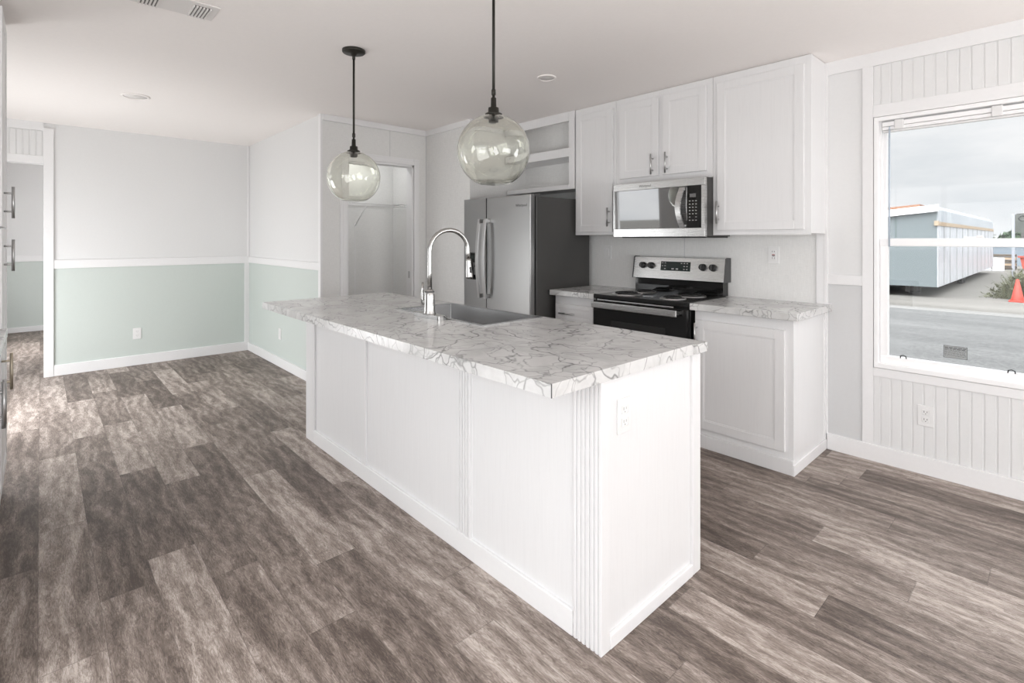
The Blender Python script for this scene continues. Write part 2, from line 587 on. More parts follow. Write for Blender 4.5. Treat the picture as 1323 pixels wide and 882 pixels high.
def wall_x(mb, x0, x1, y0, y1, holes, z0=0.0, z1=HC):
    ys = y0
    for ya, yb, za, zb in sorted(holes):
        if ya > ys:
            mb.box(x0, x1, ys, ya, z0, z1)
        if za > z0:
            mb.box(x0, x1, ya, yb, z0, za)
        if zb < z1:
            mb.box(x0, x1, ya, yb, zb, z1)
        ys = yb
    if y1 > ys:
        mb.box(x0, x1, ys, y1, z0, z1)
    return mb
def words(txt, size, loc, rot, m, name, parent, depth=0.0004):
    cu = bpy.data.curves.new(name, 'FONT')
    cu.body = txt
    cu.size = size
    cu.align_x = 'CENTER'
    cu.align_y = 'CENTER'
    cu.extrude = depth
    tmp = bpy.data.objects.new(name, cu)
    C.objects.link(tmp)
    bpy.context.view_layer.update()
    me = bpy.data.meshes.new_from_object(tmp.evaluated_get(bpy.context.evaluated_depsgraph_get()))
    bpy.data.objects.remove(tmp)
    me.materials.clear()
    me.materials.append(m)
    me.transform(Matrix.Translation(loc) @ rot.to_matrix().to_4x4() if hasattr(rot, 'to_matrix') else Matrix.Translation(loc) @ rot)
    off = Vector((0, 0, 0))
    r = parent
    while r is not None:
        off += r.location
        r = r.parent
    me.transform(Matrix.Translation(-off))
    me.name = name
    o = bpy.data.objects.new(name, me)
    C.objects.link(o)
    o.parent = parent
    return o
FACE_FRONT = Matrix.Rotation(PI / 2, 4, 'X')       # text reading from -Y

# ------------------------------------------------------------------ floor
ROWW, PL = 0.1667, 1.032
phase = {-1: -2.814, 0: -2.105, 1: -2.392, 2: -2.572, 3: -2.265, 4: -1.72, 5: -2.07, 6: -1.355, 7: -1.648, 8: -0.814,
         10: -0.973, 12: -0.602, 13: -0.886, 15: -0.762, 16: -0.21, 17: -0.555}
bm = bmesh.new()
tones, seeds, uvs = [], [], []
FX0, FX1, FY0, FY1 = -10.3, XR + 0.05, YF - 0.02, YB + 0.02
r = -6
while True:
    ya, yb = -0.008 + r * ROWW, -0.008 + (r + 1) * ROWW
    if ya > FY1:
        break
    if yb > FY0:
        ya, yb = max(ya, FY0), min(yb, FY1)
        ph = phase.get(r, random.uniform(0, PL))
        x = ph - PL * math.ceil((ph - FX0) / PL)
        rt = random.Random(1000 + r * 7)
        last = 0.5
        while x < FX1:
            xa, xb = max(x, FX0), min(x + PL, FX1)
            if xb - xa > 0.002:
                vs = [bm.verts.new(p) for p in ((xa, ya, 0), (xb, ya, 0), (xb, yb, 0), (xa, yb, 0))]
                bm.faces.new(vs)
                tn = rt.choice([0.05, 0.3, 0.5, 0.65, 0.85, 0.95])
                while abs(tn - last) < 0.15:
                    tn = rt.random()
                last = tn
                tones.append(tn)
                seeds.append(rt.uniform(0, 60))
                uvs += [(0.0, 0.0), (xb - xa, 0.0), (xb - xa, yb - ya), (0.0, yb - ya)]
            x += PL
    r += 1
me = bpy.data.meshes.new('floor')
bm.to_mesh(me)
bm.free()
for nm, vals in (('tone', tones), ('seed', seeds)):
    at = me.attributes.new(nm, 'FLOAT', 'FACE')
    at.data.foreach_set('value', vals)
uvl = me.uv_layers.new(name='plank')
for k_, q_ in enumerate(uvs):
    uvl.data[k_].uv = q_
me.materials.append(M['floor'])
fl = bpy.data.objects.new('floor', me)
C.objects.link(fl)
fl['kind'] = 'structure'
fl['label'] = 'grey-brown wood-look plank vinyl floor of the whole room'
fl['category'] = 'floor'

# ------------------------------------------------------------------ ceiling and walls
struct('ceiling', MB().box(FX0, FX1, FY0 - 0.1, FY1 + 0.1, HC, HC + 0.1), M['ceiling'], 'warm white flat ceiling')
# back wall (range and window wall): upper white board, lower grey board, linen behind the range
WX0, WX1, WZ0, WZ1 = -0.785, 0.13, 0.560, 2.050
W3 = (1.0, 2.5, 0.50, 2.1)
h_back = [(WX0, WX1, WZ0, WZ1), W3]
struct('wall_back', wall_y(MB(), -3.90, XR + 0.1, YB, YB + 0.13, h_back), M['wall_white'], 'white wall with the window, behind the range')
struct('trim_grey_panel', MB().box(-1.03, -0.84, YB - 0.004, YB, 0.0, 1.045), M['wall_grey'], 'pale grey wall panel under the chair rail, left of the window')
struct('trim_linen_panel', MB().box(-3.77, -1.09, YB - 0.004, YB, 0.0, HC), M['linen'], 'grey linen-look backsplash panel behind the range')
struct('trim_backsplash_end', MB().box(-1.092, -1.040, YB - 0.014, YB, 0.91, 1.40, 0.002), M['trim'], 'white strip ending the linen backsplash at right')
# dining end wall with the passage beside it
struct('wall_left', wall_x(MB(), XL - 0.10, XL, YF, 1.84, [(YF, 0.03, 0, 2.06)]), M['wall_white'], 'white upper dining wall at the far left')
struct('trim_green_panel', MB().box(XL, XL + 0.004, 0.03, 1.84, 0, 1.05), M['wall_green'], 'pale green wainscot panel on the far dining wall')
struct('wall_left_return', MB().box(XL - 0.1, -4.50, 1.84, 1.92, 0, HC), M['wall_white'], 'white dining side wall beside the pantry')
struct('trim_green_return', MB().box(XL, -4.53, 1.836, 1.84, 0, 1.05), M['wall_green'], 'pale green wainscot panel on the dining side wall')
# pantry wall with the opening, pantry closet behind
DY0, DY1, DZ = 2.07, 2.783, 2.071
struct('wall_pantry', wall_x(MB(), -4.59, -4.50, 1.92, 2.94, [(DY0, DY1, 0, DZ)]), M['linen'], 'grey linen-look wall with the pantry opening')
struct('wall_pantry_edge', MB().box(-4.505, -4.4985, 1.838, 1.925, 0, HC), M['linen'], 'grey linen edge of the pantry wall')
struct('wall_pantry_back', MB().box(-5.28, -5.20, 1.92, 3.03, 0, HC), M['linen'], 'grey linen back wall inside the pantry')
struct('wall_pantry_side', MB().box(-5.20, -4.59, 2.95, 3.03, 0, HC), M['linen'], 'grey linen right wall inside the pantry')
struct('wall_pantry_left', MB().box(-5.20, -4.59, 1.92, 1.925, 0, HC), M['linen'], 'grey linen left wall inside the pantry')
struct('wall_fridge', MB().box(-4.59, -3.77, 2.94, 3.04, 0, HC), M['linen'], 'grey linen-look wall left of the refrigerator')
struct('wall_fridge_side', MB().box(-3.86, -3.77, 3.04, YB, 0, HC), M['linen'], 'grey linen side wall of the refrigerator alcove')
# front wall (behind the camera side), end wall, hall
PATIO = (-6.20, -4.43, 0.02, 2.08)
W1 = (0.90, 2.60, 0.10, 2.08)
W6 = (-1.85, -0.25, 0.30, 2.05)
WH = (-9.0, -7.8, 0.35, 2.05)
struct('wall_front', wall_y(MB(), FX0, XR + 0.1, YF - 0.12, YF, [PATIO, W1, W6, WH]), M['wall_white'], 'white front wall with the patio door')
struct('wall_right', wall_x(MB(), XR, XR + 0.1, YF, YB, [(0.15, 2.75, 0.20, 2.15)]), M['wall_white'], 'white living room end wall')
struct('wall_hall', MB().box(-10.2, -10.10, YF, 1.95, 0, HC), M['wall_white'], 'white wall at the end of the hall')
struct('wall_hall_side', MB().box(-10.1, XL - 0.1, 1.84, 1.92, 0, HC), M['wall_white'], 'white side wall of the hall room')
struct('trim_green_hall', MB().box(-10.10, -10.095, YF, 1.84, 0, 1.01), M['wall_green'], 'pale green wainscot at the end of the hall')
struct('trim_hall_rail', MB().box(-10.10, -10.08, YF, 1.84, 1.005, 1.09, 0.002), M['trim'], 'white chair rail at the end of the hall')
struct('baseboard_hall', MB().box(-10.10, -10.082, YF, 1.84, 0, 0.075, 0.003), M['trim'], 'white baseboard at the end of the hall')

# ------------------------------------------------------------------ trims
T = M['trim']
struct('trim_left_chair_rail', MB().box(XL, XL + 0.016, 0.09, 1.79, 1.040, 1.122, 0.002), T, 'white chair rail on the far dining wall')
struct('trim_left_end', MB().box(XL - 0.11, XL + 0.022, 0.020, 0.092, 0, 2.39, 0.002), T, 'white batten at the end of the dining wall')
struct('trim_left_corner', MB().box(XL, XL + 0.016, 1.785, 1.836, 0, 1.122, 0.002).box(XL + 0.0, XL + 0.010, 1.815, 1.838, 1.12, HC), T, 'white corner batten in the dining corner')
struct('trim_return_chair_rail', MB().box(XL + 0.016, -4.53, 1.824, 1.84, 1.045, 1.115, 0.002), T, 'white chair rail on the dining side wall')
struct('trim_return_corner', MB().box(-4.535, -4.484, 1.822, 1.842, 0, HC, 0.002), T, 'white corner strip where dining side wall meets the pantry wall')
struct('baseboard_left', MB().box(XL, XL + 0.018, 0.092, 1.836, 0, 0.105, 0.003), T, 'white baseboard of the far dining wall')
struct('baseboard_left_return', MB().box(XL + 0.018, -4.53, 1.820, 1.836, 0, 0.095, 0.003), T, 'white baseboard of the dining side wall')
mb = MB()
mb.box(XL, XL + 0.012, YF, 0.02, 2.115, 2.36)
y = -0.78
struct('trim_hall_bead', mb, M['wall_white'], 'white beadboard panel over the passage')
g = MB()
y = 0.012
while y > YF + 0.01:
    g.box(XL + 0.0115, XL + 0.0165, y - 0.040, y - 0.002, 2.118, 2.358, 0.002, 1)
    y -= 0.0455
struct('trim_hall_boards', g, M['wall_white'], 'white narrow boards over the passage')
struct('trim_hall_header', MB().box(XL - 0.11, XL + 0.02, YF, 0.02, 2.045, 2.120, 0.002).box(XL, XL + 0.02, YF, 0.02, 2.36, HC), T, 'white header trim over the passage')
# back wall: battens, frieze, chair rail, beadboard, window casing
struct('trim_back_batten', MB().box(-0.842, -0.786, YB - 0.012, YB, 0.098, 2.36, 0.002), T, 'white batten left of the window')
struct('trim_back_frieze', MB().box(-1.03, XR, YB - 0.014, YB, 2.358, HC, 0.002), T, 'white frieze board at the ceiling over the window')
struct('trim_back_chair_rail', MB().box(-1.03, -0.842, YB - 0.013, YB, 1.042, 1.103, 0.002), T, 'short white chair rail left of the window')
struct('trim_back_corner', MB().box(-1.046, -1.026, YB - 0.016, YB, 0.098, HC, 0.002), T, 'thin white strip beside the cabinets')
struct('baseboard_back', MB().box(-1.03, XR, YB - 0.018, YB, 0, 0.100, 0.003), T, 'white baseboard under the window')
def bead(z0, z1):
    mb = MB()
    mb.box(-0.786, 1.0, YB - 0.002, YB, z0, z1)
    x = -0.801
    while x < 0.98:
        xa, xb = max(x + 0.0035, -0.785), x + 0.0467
        mb.box(xa, xb, YB - 0.0050, YB - 0.001, z0, z1, 0.0015, 1)
        x += 0.0502
    return mb
struct('trim_bead_upper', bead(2.122, 2.358), M['wall_white'], 'white beadboard panel over the window')
struct('trim_bead_lower', bead(0.100, 0.512), M['wall_white'], 'white beadboard panel under the window')
struct('trim_window_head', MB().box(-0.786, 0.20, YB - 0.014, YB, 2.050, 2.122, 0.002), T, 'white head casing of the window')
struct('trim_window_apron', MB().box(-0.786, 0.20, YB - 0.014, YB, 0.510, 0.560, 0.002), T, 'white apron under the window')
struct('trim_window_side', MB().box(0.13, 0.19, YB - 0.014, YB, 0.56, 2.05, 0.002), T, 'white right casing of the window')
# crown strips
struct('trim_crown_pantry', MB().box(-4.50, -4.478, 1.842, 2.94, 2.385, HC, 0.003).box(-4.48, -3.765, 2.918, 2.94, 2.385, HC, 0.003).box(-3.77, -3.748, 2.918, 3.36, 2.385, HC, 0.003), T, 'white crown strip above the linen walls')
# pantry opening casing
cs = MB()
def casing_x(mb, x, ya, yb, zb):
    wv = 0.062
    for d0, w0 in ((0.012, wv), (0.020, wv * 0.55)):
        mb.box(x, x + d0, yb, yb + w0, 0, zb + w0, 0.003)
        mb.box(x, x + d0, ya - w0, ya, 0, zb + w0, 0.003)
        mb.box(x, x + d0, ya, yb, zb, zb + w0, 0.003)
casing_x(cs, -4.50, DY0, DY1, DZ)
cs.box(-4.60, -4.495, DY1 - 0.018, DY1 + 0.002, 0, DZ)
cs.box(-4.60, -4.495, DY0 - 0.002, DY0 + 0.018, 0, DZ)
cs.box(-4.60, -4.495, DY0, DY1, DZ - 0.018, DZ + 0.002)
oc = struct('door_2', cs, T, 'white cased opening of the pantry')
MB().box(-4.565, -4.540, DY1 - 0.0205, DY1 - 0.017, 0.93, 1.00, 0.001, 1).build('strike_plate', M['pull'], oc)
# white board leaning in / seams in the pantry wallpaper
struct('trim_pantry_seam', MB().box(-5.2, -5.197, 2.486, 2.496, 0, 1.50), T, 'thin white seam strip on the pantry back wall')
struct('trim_linen_seam', MB().box(-4.5, -4.4985, 2.515, 2.521, DZ + 0.064, 2.385).box(-4.5, -4.4985, 2.930, 2.938, 0, 2.385), M['wall_grey'], 'pale seams in the linen wall over the pantry')
struct('trim_splash_seam', MB().box(-2.012, -2.004, YB - 0.0052, YB - 0.003, 0.92, 1.36), M['wall_grey'], 'pale seam in the linen backsplash')

# ------------------------------------------------------------------ window 1 (single hung)
V = M['vinyl']
w = MB()
fx0, fx1, fz0, fz1 = -0.783, 0.128, 0.562, 2.048
w.box(fx0, fx0 + 0.022, 3.655, 3.775, fz0, fz1, 0.003)
w.box(fx1 - 0.022, fx1, 3.655, 3.775, fz0, fz1, 0.003)
w.box(fx0 + 0.001, fx1 - 0.001, 3.6535, 3.774, fz1 - 0.024, fz1 - 0.0005, 0.003)
w.box(fx0 + 0.0008, fx1 - 0.0008, 3.650, 3.7745, fz0 + 0.0005, fz0 + 0.030, 0.003)
w.box(fx0 + 0.001, fx0 + 0.032, 3.692, 3.765, fz0 + 0.002, fz1 - 0.002)
w.box(fx1 - 0.032, fx1 - 0.001, 3.692, 3.765, fz0 + 0.002, fz1 - 0.002)
wf = struct('window_1', w, V, 'white single-hung window overlooking the gravel lot')
u = MB()
for xa, xb, za, zb in ((fx0 + 0.030, fx0 + 0.050, 1.30, fz1 - 0.02), (fx1 - 0.050, fx1 - 0.030, 1.30, fz1 - 0.02),
                       (fx0 + 0.030, fx1 - 0.030, fz1 - 0.06, fz1 - 0.02), (fx0 + 0.030, fx1 - 0.030, 1.290, 1.322)):
    wide = xb - xa > 0.2
    u.box(xa + 0.0007 * wide, xb - 0.0007 * wide, 3.7338 if wide else 3.735, 3.7588 if wide else 3.760, za, zb + 0.0006 * wide, 0.002)
u.build('upper_sash', V, wf)
lo = MB()
for xa, xb, za, zb in ((fx0 + 0.026, fx0 + 0.064, fz0 + 0.028, 1.318), (fx1 - 0.064, fx1 - 0.026, fz0 + 0.028, 1.318),
                       (fx0 + 0.026, fx1 - 0.026, fz0 + 0.028, fz0 + 0.072), (fx0 + 0.022, fx1 - 0.022, 1.283, 1.329)):
    wide = xb - xa > 0.2
    lo.box(xa + 0.0007 * wide, xb - 0.0007 * wide, 3.6845 if wide else 3.686, 3.7235 if wide else 3.725, za + 0.0006 * wide, zb, 0.003)
lo.build('lower_sash', V, wf)
MB().box(fx0 + 0.045, fx1 - 0.045, 3.747, 3.750, 1.31, fz1 - 0.05).build('upper_pane', M['pane'], wf)
MB().box(fx0 + 0.060, fx1 - 0.060, 3.706, 3.709, fz0 + 0.068, 1.29).build('lower_pane', M['pane'], wf)
lt = MB()
lt.box(-0.38, -0.30, 3.688, 3.706, 1.326, 1.338, 0.003).box(-0.33, -0.305, 3.684, 3.70, 1.334, 1.345, 0.003)
lt.build('sash_lock', V, wf)
for xc in (-0.646, -0.195):
    MB().tube([(xc - 0.014, 3.686, 0.632), (xc - 0.012, 3.684, 0.646), (xc, 3.684, 0.650), (xc + 0.012, 3.684, 0.646), (xc + 0.014, 3.686, 0.632)], 0.003, 8).build('tilt_latch', M['black'], wf)
# sticker on the lower pane
st = thing('window_sticker', 'small grey printed notice sticker low on the window glass', 'sticker', (-0.42, 3.704, 0.64))
MB().box(-0.468, -0.368, 3.7045, 3.7058, 0.668, 0.735).build('backing', mat('sticker_grey', (0.36, 0.38, 0.38), 0.6), st)
mb = MB()
for x0, x1, z0, z1 in ((-0.468, -0.368, 0.733, 0.735), (-0.468, -0.368, 0.668, 0.670), (-0.468, -0.466, 0.668, 0.735), (-0.370, -0.368, 0.668, 0.735)):
    mb.box(x0, x1, 3.7035, 3.7046, z0, z1)
rr = random.Random(5)
for k in range(7):
    z = 0.725 - k * 0.0075
    x = -0.463
    while x < -0.376:
        l = rr.uniform(0.004, 0.013) if k > 1 else rr.uniform(0.010, 0.018)
        mb.box(x, min(x + l, -0.373), 3.7035, 3.7046, z - (0.0022 if k < 2 else 0.0012), z + (0.0022 if k < 2 else 0.0012))
        x += l + 0.003
mb.build('fine_print', mat('sticker_ink', (0.10, 0.10, 0.105), 0.6), st)
# blind headrail
bl = thing('window_blind', 'white raised mini blind headrail with clear brackets and wand at the window top', 'blind', (-0.33, 3.66, 1.975))
MB().box(-0.745, 0.10, 3.672, 3.706, 1.990, 2.016, 0.003).box(-0.745, 0.10, 3.674, 3.704, 1.968, 1.988, 0.004).build('headrail', V, bl)
MB().box(-0.742, 0.097, 3.676, 3.702, 1.955, 1.966, 0.002).build('bottom_rail', M['clip'], bl)
for xc in (-0.655, -0.24):
    MB().box(xc - 0.030, xc + 0.014, 3.664, 3.712, 1.966, 2.022, 0.004).build('bracket', M['clip'], bl)
MB().tube([(-0.708, 3.667, 1.972), (-0.7085, 3.665, 1.63), (-0.709, 3.664, 1.28)], 0.0042, 8).tube([(-0.708, 3.668, 1.985), (-0.708, 3.667, 1.970)], 0.003, 6).build('wand', M['wand'], bl)

# windows outside the picture: frames and sills so the daylight has its openings
def plain_window(name, axis, a0, a1, z0, z1, q, lab, mull=True):
    mb = MB()
    def bx(p0, p1, za, zb):
        if axis == 'Y':
            mb.box(p0, p1, q - 0.03, q + 0.03, za, zb, 0.003)
        else:
            mb.box(q - 0.03, q + 0.03, p0, p1, za, zb, 0.003)
    bx(a0, a0 + 0.05, z0, z1)
    bx(a1 - 0.05, a1, z0, z1)
    bx(a0, a1, z0, z0 + 0.05)
    bx(a0, a1, z1 - 0.05, z1)
    if mull:
        bx((a0 + a1) / 2 - 0.025, (a0 + a1) / 2 + 0.025, z0, z1)
    return struct(name, mb, V, lab)
plain_window('door_1', 'Y', PATIO[0], PATIO[1], PATIO[2], PATIO[3], YF - 0.05, 'white sliding glass door of the dining area')
plain_window('window_2', 'Y', W1[0], W1[1], W1[2], W1[3], YF - 0.05, 'white living room front window')
plain_window('window_3', 'X', 0.15, 2.75, 0.20, 2.15, XR + 0.05, 'white living room end window')
plain_window('window_4', 'Y', W3[0], W3[1], W3[2], W3[3], YB + 0.05, 'white living room back window')
plain_window('window_6', 'Y', W6[0], W6[1], W6[2], W6[3], YF - 0.05, 'white kitchen front window')
plain_window('window_5', 'Y', WH[0], WH[1], WH[2], WH[3], YF - 0.05, 'white hall window')

# ------------------------------------------------------------------ cabinet doors and pulls
def door(name, parent, x0, x1, z0, z1, y, s=-1, fw=0.055):
    """framed door whose back lies on plane y; s=-1 faces -Y"""
    th = 0.019
    mb = MB()
    def bx(a, b, c, d, t0, t1, bev=0.0025):
        ya, yb = sorted((y + s * t0, y + s * t1))
        mb.box(a, b, ya, yb, c, d, bev)
    bx(x0, x0 + fw, z0, z1, 0, th)
    bx(x1 - fw, x1, z0, z1, 0, th)
    bx(x0 + fw - 0.001, x1 - fw + 0.001, z0, z0 + fw, 0, th)
    bx(x0 + fw - 0.001, x1 - fw + 0.001, z1 - fw, z1, 0, th)
    bx(x0 + fw - 0.004, x1 - fw + 0.004, z0 + fw - 0.004, z1 - fw + 0.004, 0, th - 0.004)
    # inner bead
    bx(x0 + fw - 0.001, x0 + fw + 0.007, z0 + fw, z1 - fw, 0, th - 0.002, 0.0015)
    bx(x1 - fw - 0.007, x1 - fw + 0.001, z0 + fw, z1 - fw, 0, th - 0.002, 0.0015)
    bx(x0 + fw, x1 - fw, z0 + fw - 0.001, z0 + fw + 0.007, 0, th - 0.002, 0.0015)
    bx(x0 + fw, x1 - fw, z1 - fw - 0.007, z1 - fw + 0.001, 0, th - 0.002, 0.0015)
    return mb.build(name, M['cab'], parent)
def pull(parent, x, z, y, s=-1, length=0.152, vertical=True, m=None, name='handle'):
    """bar pull standing on plane y"""
    mb = MB()
    yb = y + s * 0.032
    h = length / 2
    sp = length * 0.29
    if vertical:
        mb.tube([(x, yb, z - h), (x, yb, z + h)], 0.006, 12)
        for q in (-sp, sp):
            mb.tube([(x, y - s * 0.0005, z + q), (x, yb, z + q)], 0.0048, 10)
    else:
        mb.tube([(x - h, yb, z), (x + h, yb, z)], 0.006, 12)
        for q in (-sp, sp):
            mb.tube([(x + q, y - s * 0.0005, z), (x + q, yb, z)], 0.0048, 10)
    return mb.build(name, m or M['pull'], parent)

YU, YBASE = 3.38, 3.09        # carcase fronts (door faces stand 19 mm proud)
UF, BF = YU + 0.019, YBASE + 0.019
WALLG = YB - 0.005
def upper(name, label, x0, x1, z0):
    t = thing(name, label, 'cabinet', ((x0 + x1) / 2, 3.52, z0))
    MB().box(x0, x1, UF, WALLG, z0, HC - 0.003, 0.002).build('carcase', M['cab'], t)
    return t
c0 = upper('upper_cabinet', 'tall white single-door upper cabinet between refrigerator shelf and microwave', -2.880, -2.456, 1.360)
d = door('door', c0, -2.860, -2.480, 1.385, 2.378, UF)
pull(d, -2.508, 1.503, YU)
c1 = upper('upper_cabinet', 'short white two-door upper cabinet above the microwave', -2.454, -1.652, 1.752)
d = door('door', c1, -2.414, -2.066, 1.800, 2.388, UF)
pull(d, -2.108, 1.885, YU)
d = door('door', c1, -2.028, -1.692, 1.800, 2.388, UF)
pull(d, -1.990, 1.885, YU)
c2 = upper('upper_cabinet', 'wide white single-door upper cabinet at the right end, beside the window', -1.650, -1.040, 1.360)
d = door('door', c2, -1.615, -1.076, 1.385, 2.385, UF)
pull(d, -1.602, 1.505, YU)
MB().box(-1.648, -1.042, UF - 0.004, UF + 0.01, 1.352, 1.366, 0.002).build('light_rail', M['cab'], c2)
# open shelf cabinet over the refrigerator
os_ = thing('open_shelf_cabinet', 'white open two-shelf cabinet over the refrigerator', 'cabinet', (-3.32, 3.52, 1.76))
mb = MB()
mb.box(-2.940, -2.882, YU, UF + 0.02, 1.760, HC - 0.003, 0.002)
mb.box(-3.745, -2.940, YU, UF, 2.355, HC - 0.003, 0.002)
mb.box(-3.745, -2.940, YU, UF, 1.760, 1.802, 0.002)
mb.build('face_frame', M['cab'], os_)
MB().box(-3.745, -2.900, UF, WALLG, 1.766, 1.800).build('bottom_board', M['cab'], os_)
MB().box(-3.745, -2.940, YU + 0.001, WALLG, 2.045, 2.122, 0.002).build('shelf', M['cab'], os_)
MB().box(-2.900, -2.882, UF, WALLG, 1.762, HC - 0.004).build('side_board', M['cab'], os_)
MB().box(-3.745, -2.900, WALLG - 0.006, WALLG, 1.80, HC - 0.004).build('back_board', M['linen'], os_)

# base cabinets
def base(name, label, x0, x1):
    t = thing(name, label, 'cabinet', ((x0 + x1) / 2, 3.38, 0))
    MB().box(x0, x1, BF, WALLG, 0.0, 0.872, 0.002).build('carcase', M['cab'], t)
    return t
b0 = base('base_cabinet', 'narrow white base cabinet with a drawer between refrigerator and range', -2.848, -2.424)
dr = door('drawer', b0, -2.832, -2.444, 0.665, 0.806, UF - 0.29, fw=0.035)
pull(dr, -2.690, 0.732, YBASE, vertical=False, length=0.16)
d = door('door', b0, -2.832, -2.444, 0.115, 0.640, BF)
MB().box(-2.848, -2.424, BF - 0.012, BF, 0.0, 0.085, 0.003).build('kick_board', M['cab'], b0)
b1 = base('base_cabinet', 'white single-door base cabinet at the right end of the run, near the window', -1.630, -1.040)
d = door('door', b1, -1.620, -1.083, 0.120, 0.808, BF)
pull(d, -1.607, 0.717, YBASE)
MB().box(-1.630, -1.036, BF - 0.022, BF, 0.0, 0.083, 0.003).build('kick_board', M['cab'], b1)
MB().box(-1.040, -1.030, BF - 0.022, WALLG - 0.012, 0.0, 0.062, 0.003).box(-1.040, -1.034, WALLG - 0.03, WALLG - 0.012, 0.06, 0.872).build('shoe_trim', T, b1)
# their worktops
ct = thing('countertop', 'short marble-look worktop between refrigerator and range', 'countertop', (-2.64, 3.36, 0.872))
MB().box(-2.866, -2.414, 3.055, WALLG, 0.872, 0.914, 0.003).build('slab', M['marble'], ct)
MB().box(-2.866, -2.414, WALLG - 0.004, WALLG, 0.913, 0.918).build('back_joint', M['trim'], ct)
ct = thing('countertop', 'marble-look worktop right of the range, ending by the window', 'countertop', (-1.32, 3.36, 0.872))
MB().box(-1.640, -1.004, 3.055, WALLG, 0.872, 0.914, 0.003).build('slab', M['marble'], ct)
MB().box(-1.640, -1.006, WALLG - 0.004, WALLG, 0.913, 0.918).build('back_joint', M['trim'], ct)

# ------------------------------------------------------------------ left cabinet run (seen edge-on)
YL = -0.130
pc = thing('pantry_cabinet', 'tall white pantry cabinet with two doors at the left edge of the picture', 'cabinet', (-3.54, -0.45, 0))
MB().box(-3.76, -3.32, YF + 0.002, YL - 0.019, 0.0, HC - 0.003, 0.002).build('carcase', M['cab'], pc)
d = door('upper_door', pc, -3.755, -3.325, 1.383, 2.40, YL - 0.019, 1)
pull(d, -3.46, 1.502, YL, 1)
d = door('lower_door', pc, -3.755, -3.325, 0.17, 1.373, YL - 0.019, 1)
pull(d, -3.46, 1.247, YL, 1)
for i, (xa, xb, hs, lab) in enumerate(((-3.318, -2.70, ((-3.255, 'brass'),), 'white base cabinet beside the tall pantry cabinet at the left edge'),
                                       (-2.698, -2.05, ((-2.655, 'pull'), (-2.60, 'pull')), 'white base cabinet nearest the camera at the left edge'))):
    lb = thing('base_cabinet', lab, 'cabinet', ((xa + xb) / 2, -0.45, 0))
    MB().box(xa, xb, YF + 0.002, YL - 0.019, 0.0, 0.872, 0.002).build('carcase', M['cab'], lb)
    d = door('door', lb, xa + 0.006, xb - 0.006, 0.17, 0.86, YL - 0.019, 1)
    for hx, hm in hs:
        pull(d, hx, 0.725, YL, 1, 0.165, True, M[hm])
ct = thing('countertop', 'marble-look worktop seen edge-on beside the tall pantry cabinet', 'countertop', (-2.7, -0.45, 0.872))
MB().box(-3.318, -2.02, YF + 0.002, -0.113, 0.872, 0.914, 0.003).build('slab', M['marble'], ct)

# ------------------------------------------------------------------ kitchen island
IX0, IX1, IY0, IY1 = -3.445, -1.004, 1.310, 1.945
isl = thing('kitchen_island', 'long white kitchen island with panelled sides and fluted corner trims', 'island', (-2.22, 1.62, 0))
CAB = M['cab']
MB().box(IX0, IX1, IY0 + 0.006, IY0 + 0.024, 0, 0.872).build('front_panel', CAB, isl)
MB().box(IX1 - 0.022, IX1 - 0.006, IY0 + 0.024, IY1 - 0.02, 0, 0.872).build('end_panel', CAB, isl)
MB().box(IX0, IX0 + 0.018, IY0 + 0.024, IY1 - 0.02, 0, 0.872).build('end_panel', CAB, isl)
MB().box(IX0, IX1 - 0.006, IY1 - 0.02, IY1, 0, 0.872).build('back_panel', CAB, isl)
ft = IY0 + 0.0065
MB().box(IX0 - 0.004, -3.312, ft - 0.012, ft, 0, 0.872, 0.002).build('batten', CAB, isl)
MB().box(-2.652, -2.598, ft - 0.012, ft, 0.086, 0.872, 0.002).build('batten', CAB, isl)
def fluted(x0, x1, z0):
    mb = MB()
    mb.box(x0, x1, ft - 0.008, ft, z0, 0.872)
    n = max(3, round((x1 - x0) / 0.019))
    st_ = (x1 - x0) / n
    for k in range(n):
        mb.box(x0 + k * st_ + 0.0025, x0 + (k + 1) * st_ - 0.0025, ft - 0.013, ft - 0.007, z0, 0.872, 0.0022, 2)
    return mb
fluted(-1.762, -1.672, 0.086).build('fluted_batten', CAB, isl)
fluted(-1.118, IX1 - 0.006, 0.0).build('fluted_batten', CAB, isl)
mb = MB()
for xa, xb in ((-3.312, -1.118),):
    mb.box(xa, xb, ft - 0.014, ft, 0.0, 0.086, 0.003)
mb.build('baseboard', T, isl)
ex = IX1 - 0.0065
MB().box(ex, ex + 0.012, IY0 - 0.0065, IY0 + 0.040, 0, 0.872, 0.002).build('corner_batten', CAB, isl)
MB().box(ex, ex + 0.012, IY1 - 0.058, IY1 + 0.004, 0, 0.872, 0.002).build('corner_batten', CAB, isl)
MB().box(ex, ex + 0.014, IY0 + 0.040, IY1 - 0.058, 0, 0.046, 0.003).build('baseboard', T, isl)
# island worktop with the sink cut-out
SX0, SX1, SY0, SY1 = -2.672, -1.862, 1.530, 1.935
ic = thing('countertop', 'long marble-look worktop of the kitchen island', 'countertop', (-2.27, 1.52, 0.872))
MB().ring_slab((-3.56, -0.990, 1.064, 1.962), (SX0 + 0.012, SX1 - 0.012, SY0 + 0.012, SY1 - 0.012), 0.873, 0.914).build('slab', M['marble'], ic)
MB().box(-0.9915, -0.9890, 1.0632, 1.0656, 0.873, 0.9135).build('corner_seam', M['dark'], ic)
MB().box(-0.992, -0.975, 1.88, 1.966, 0.876, 0.9142, 0.003).build('edge_return', M['marble'], ic)
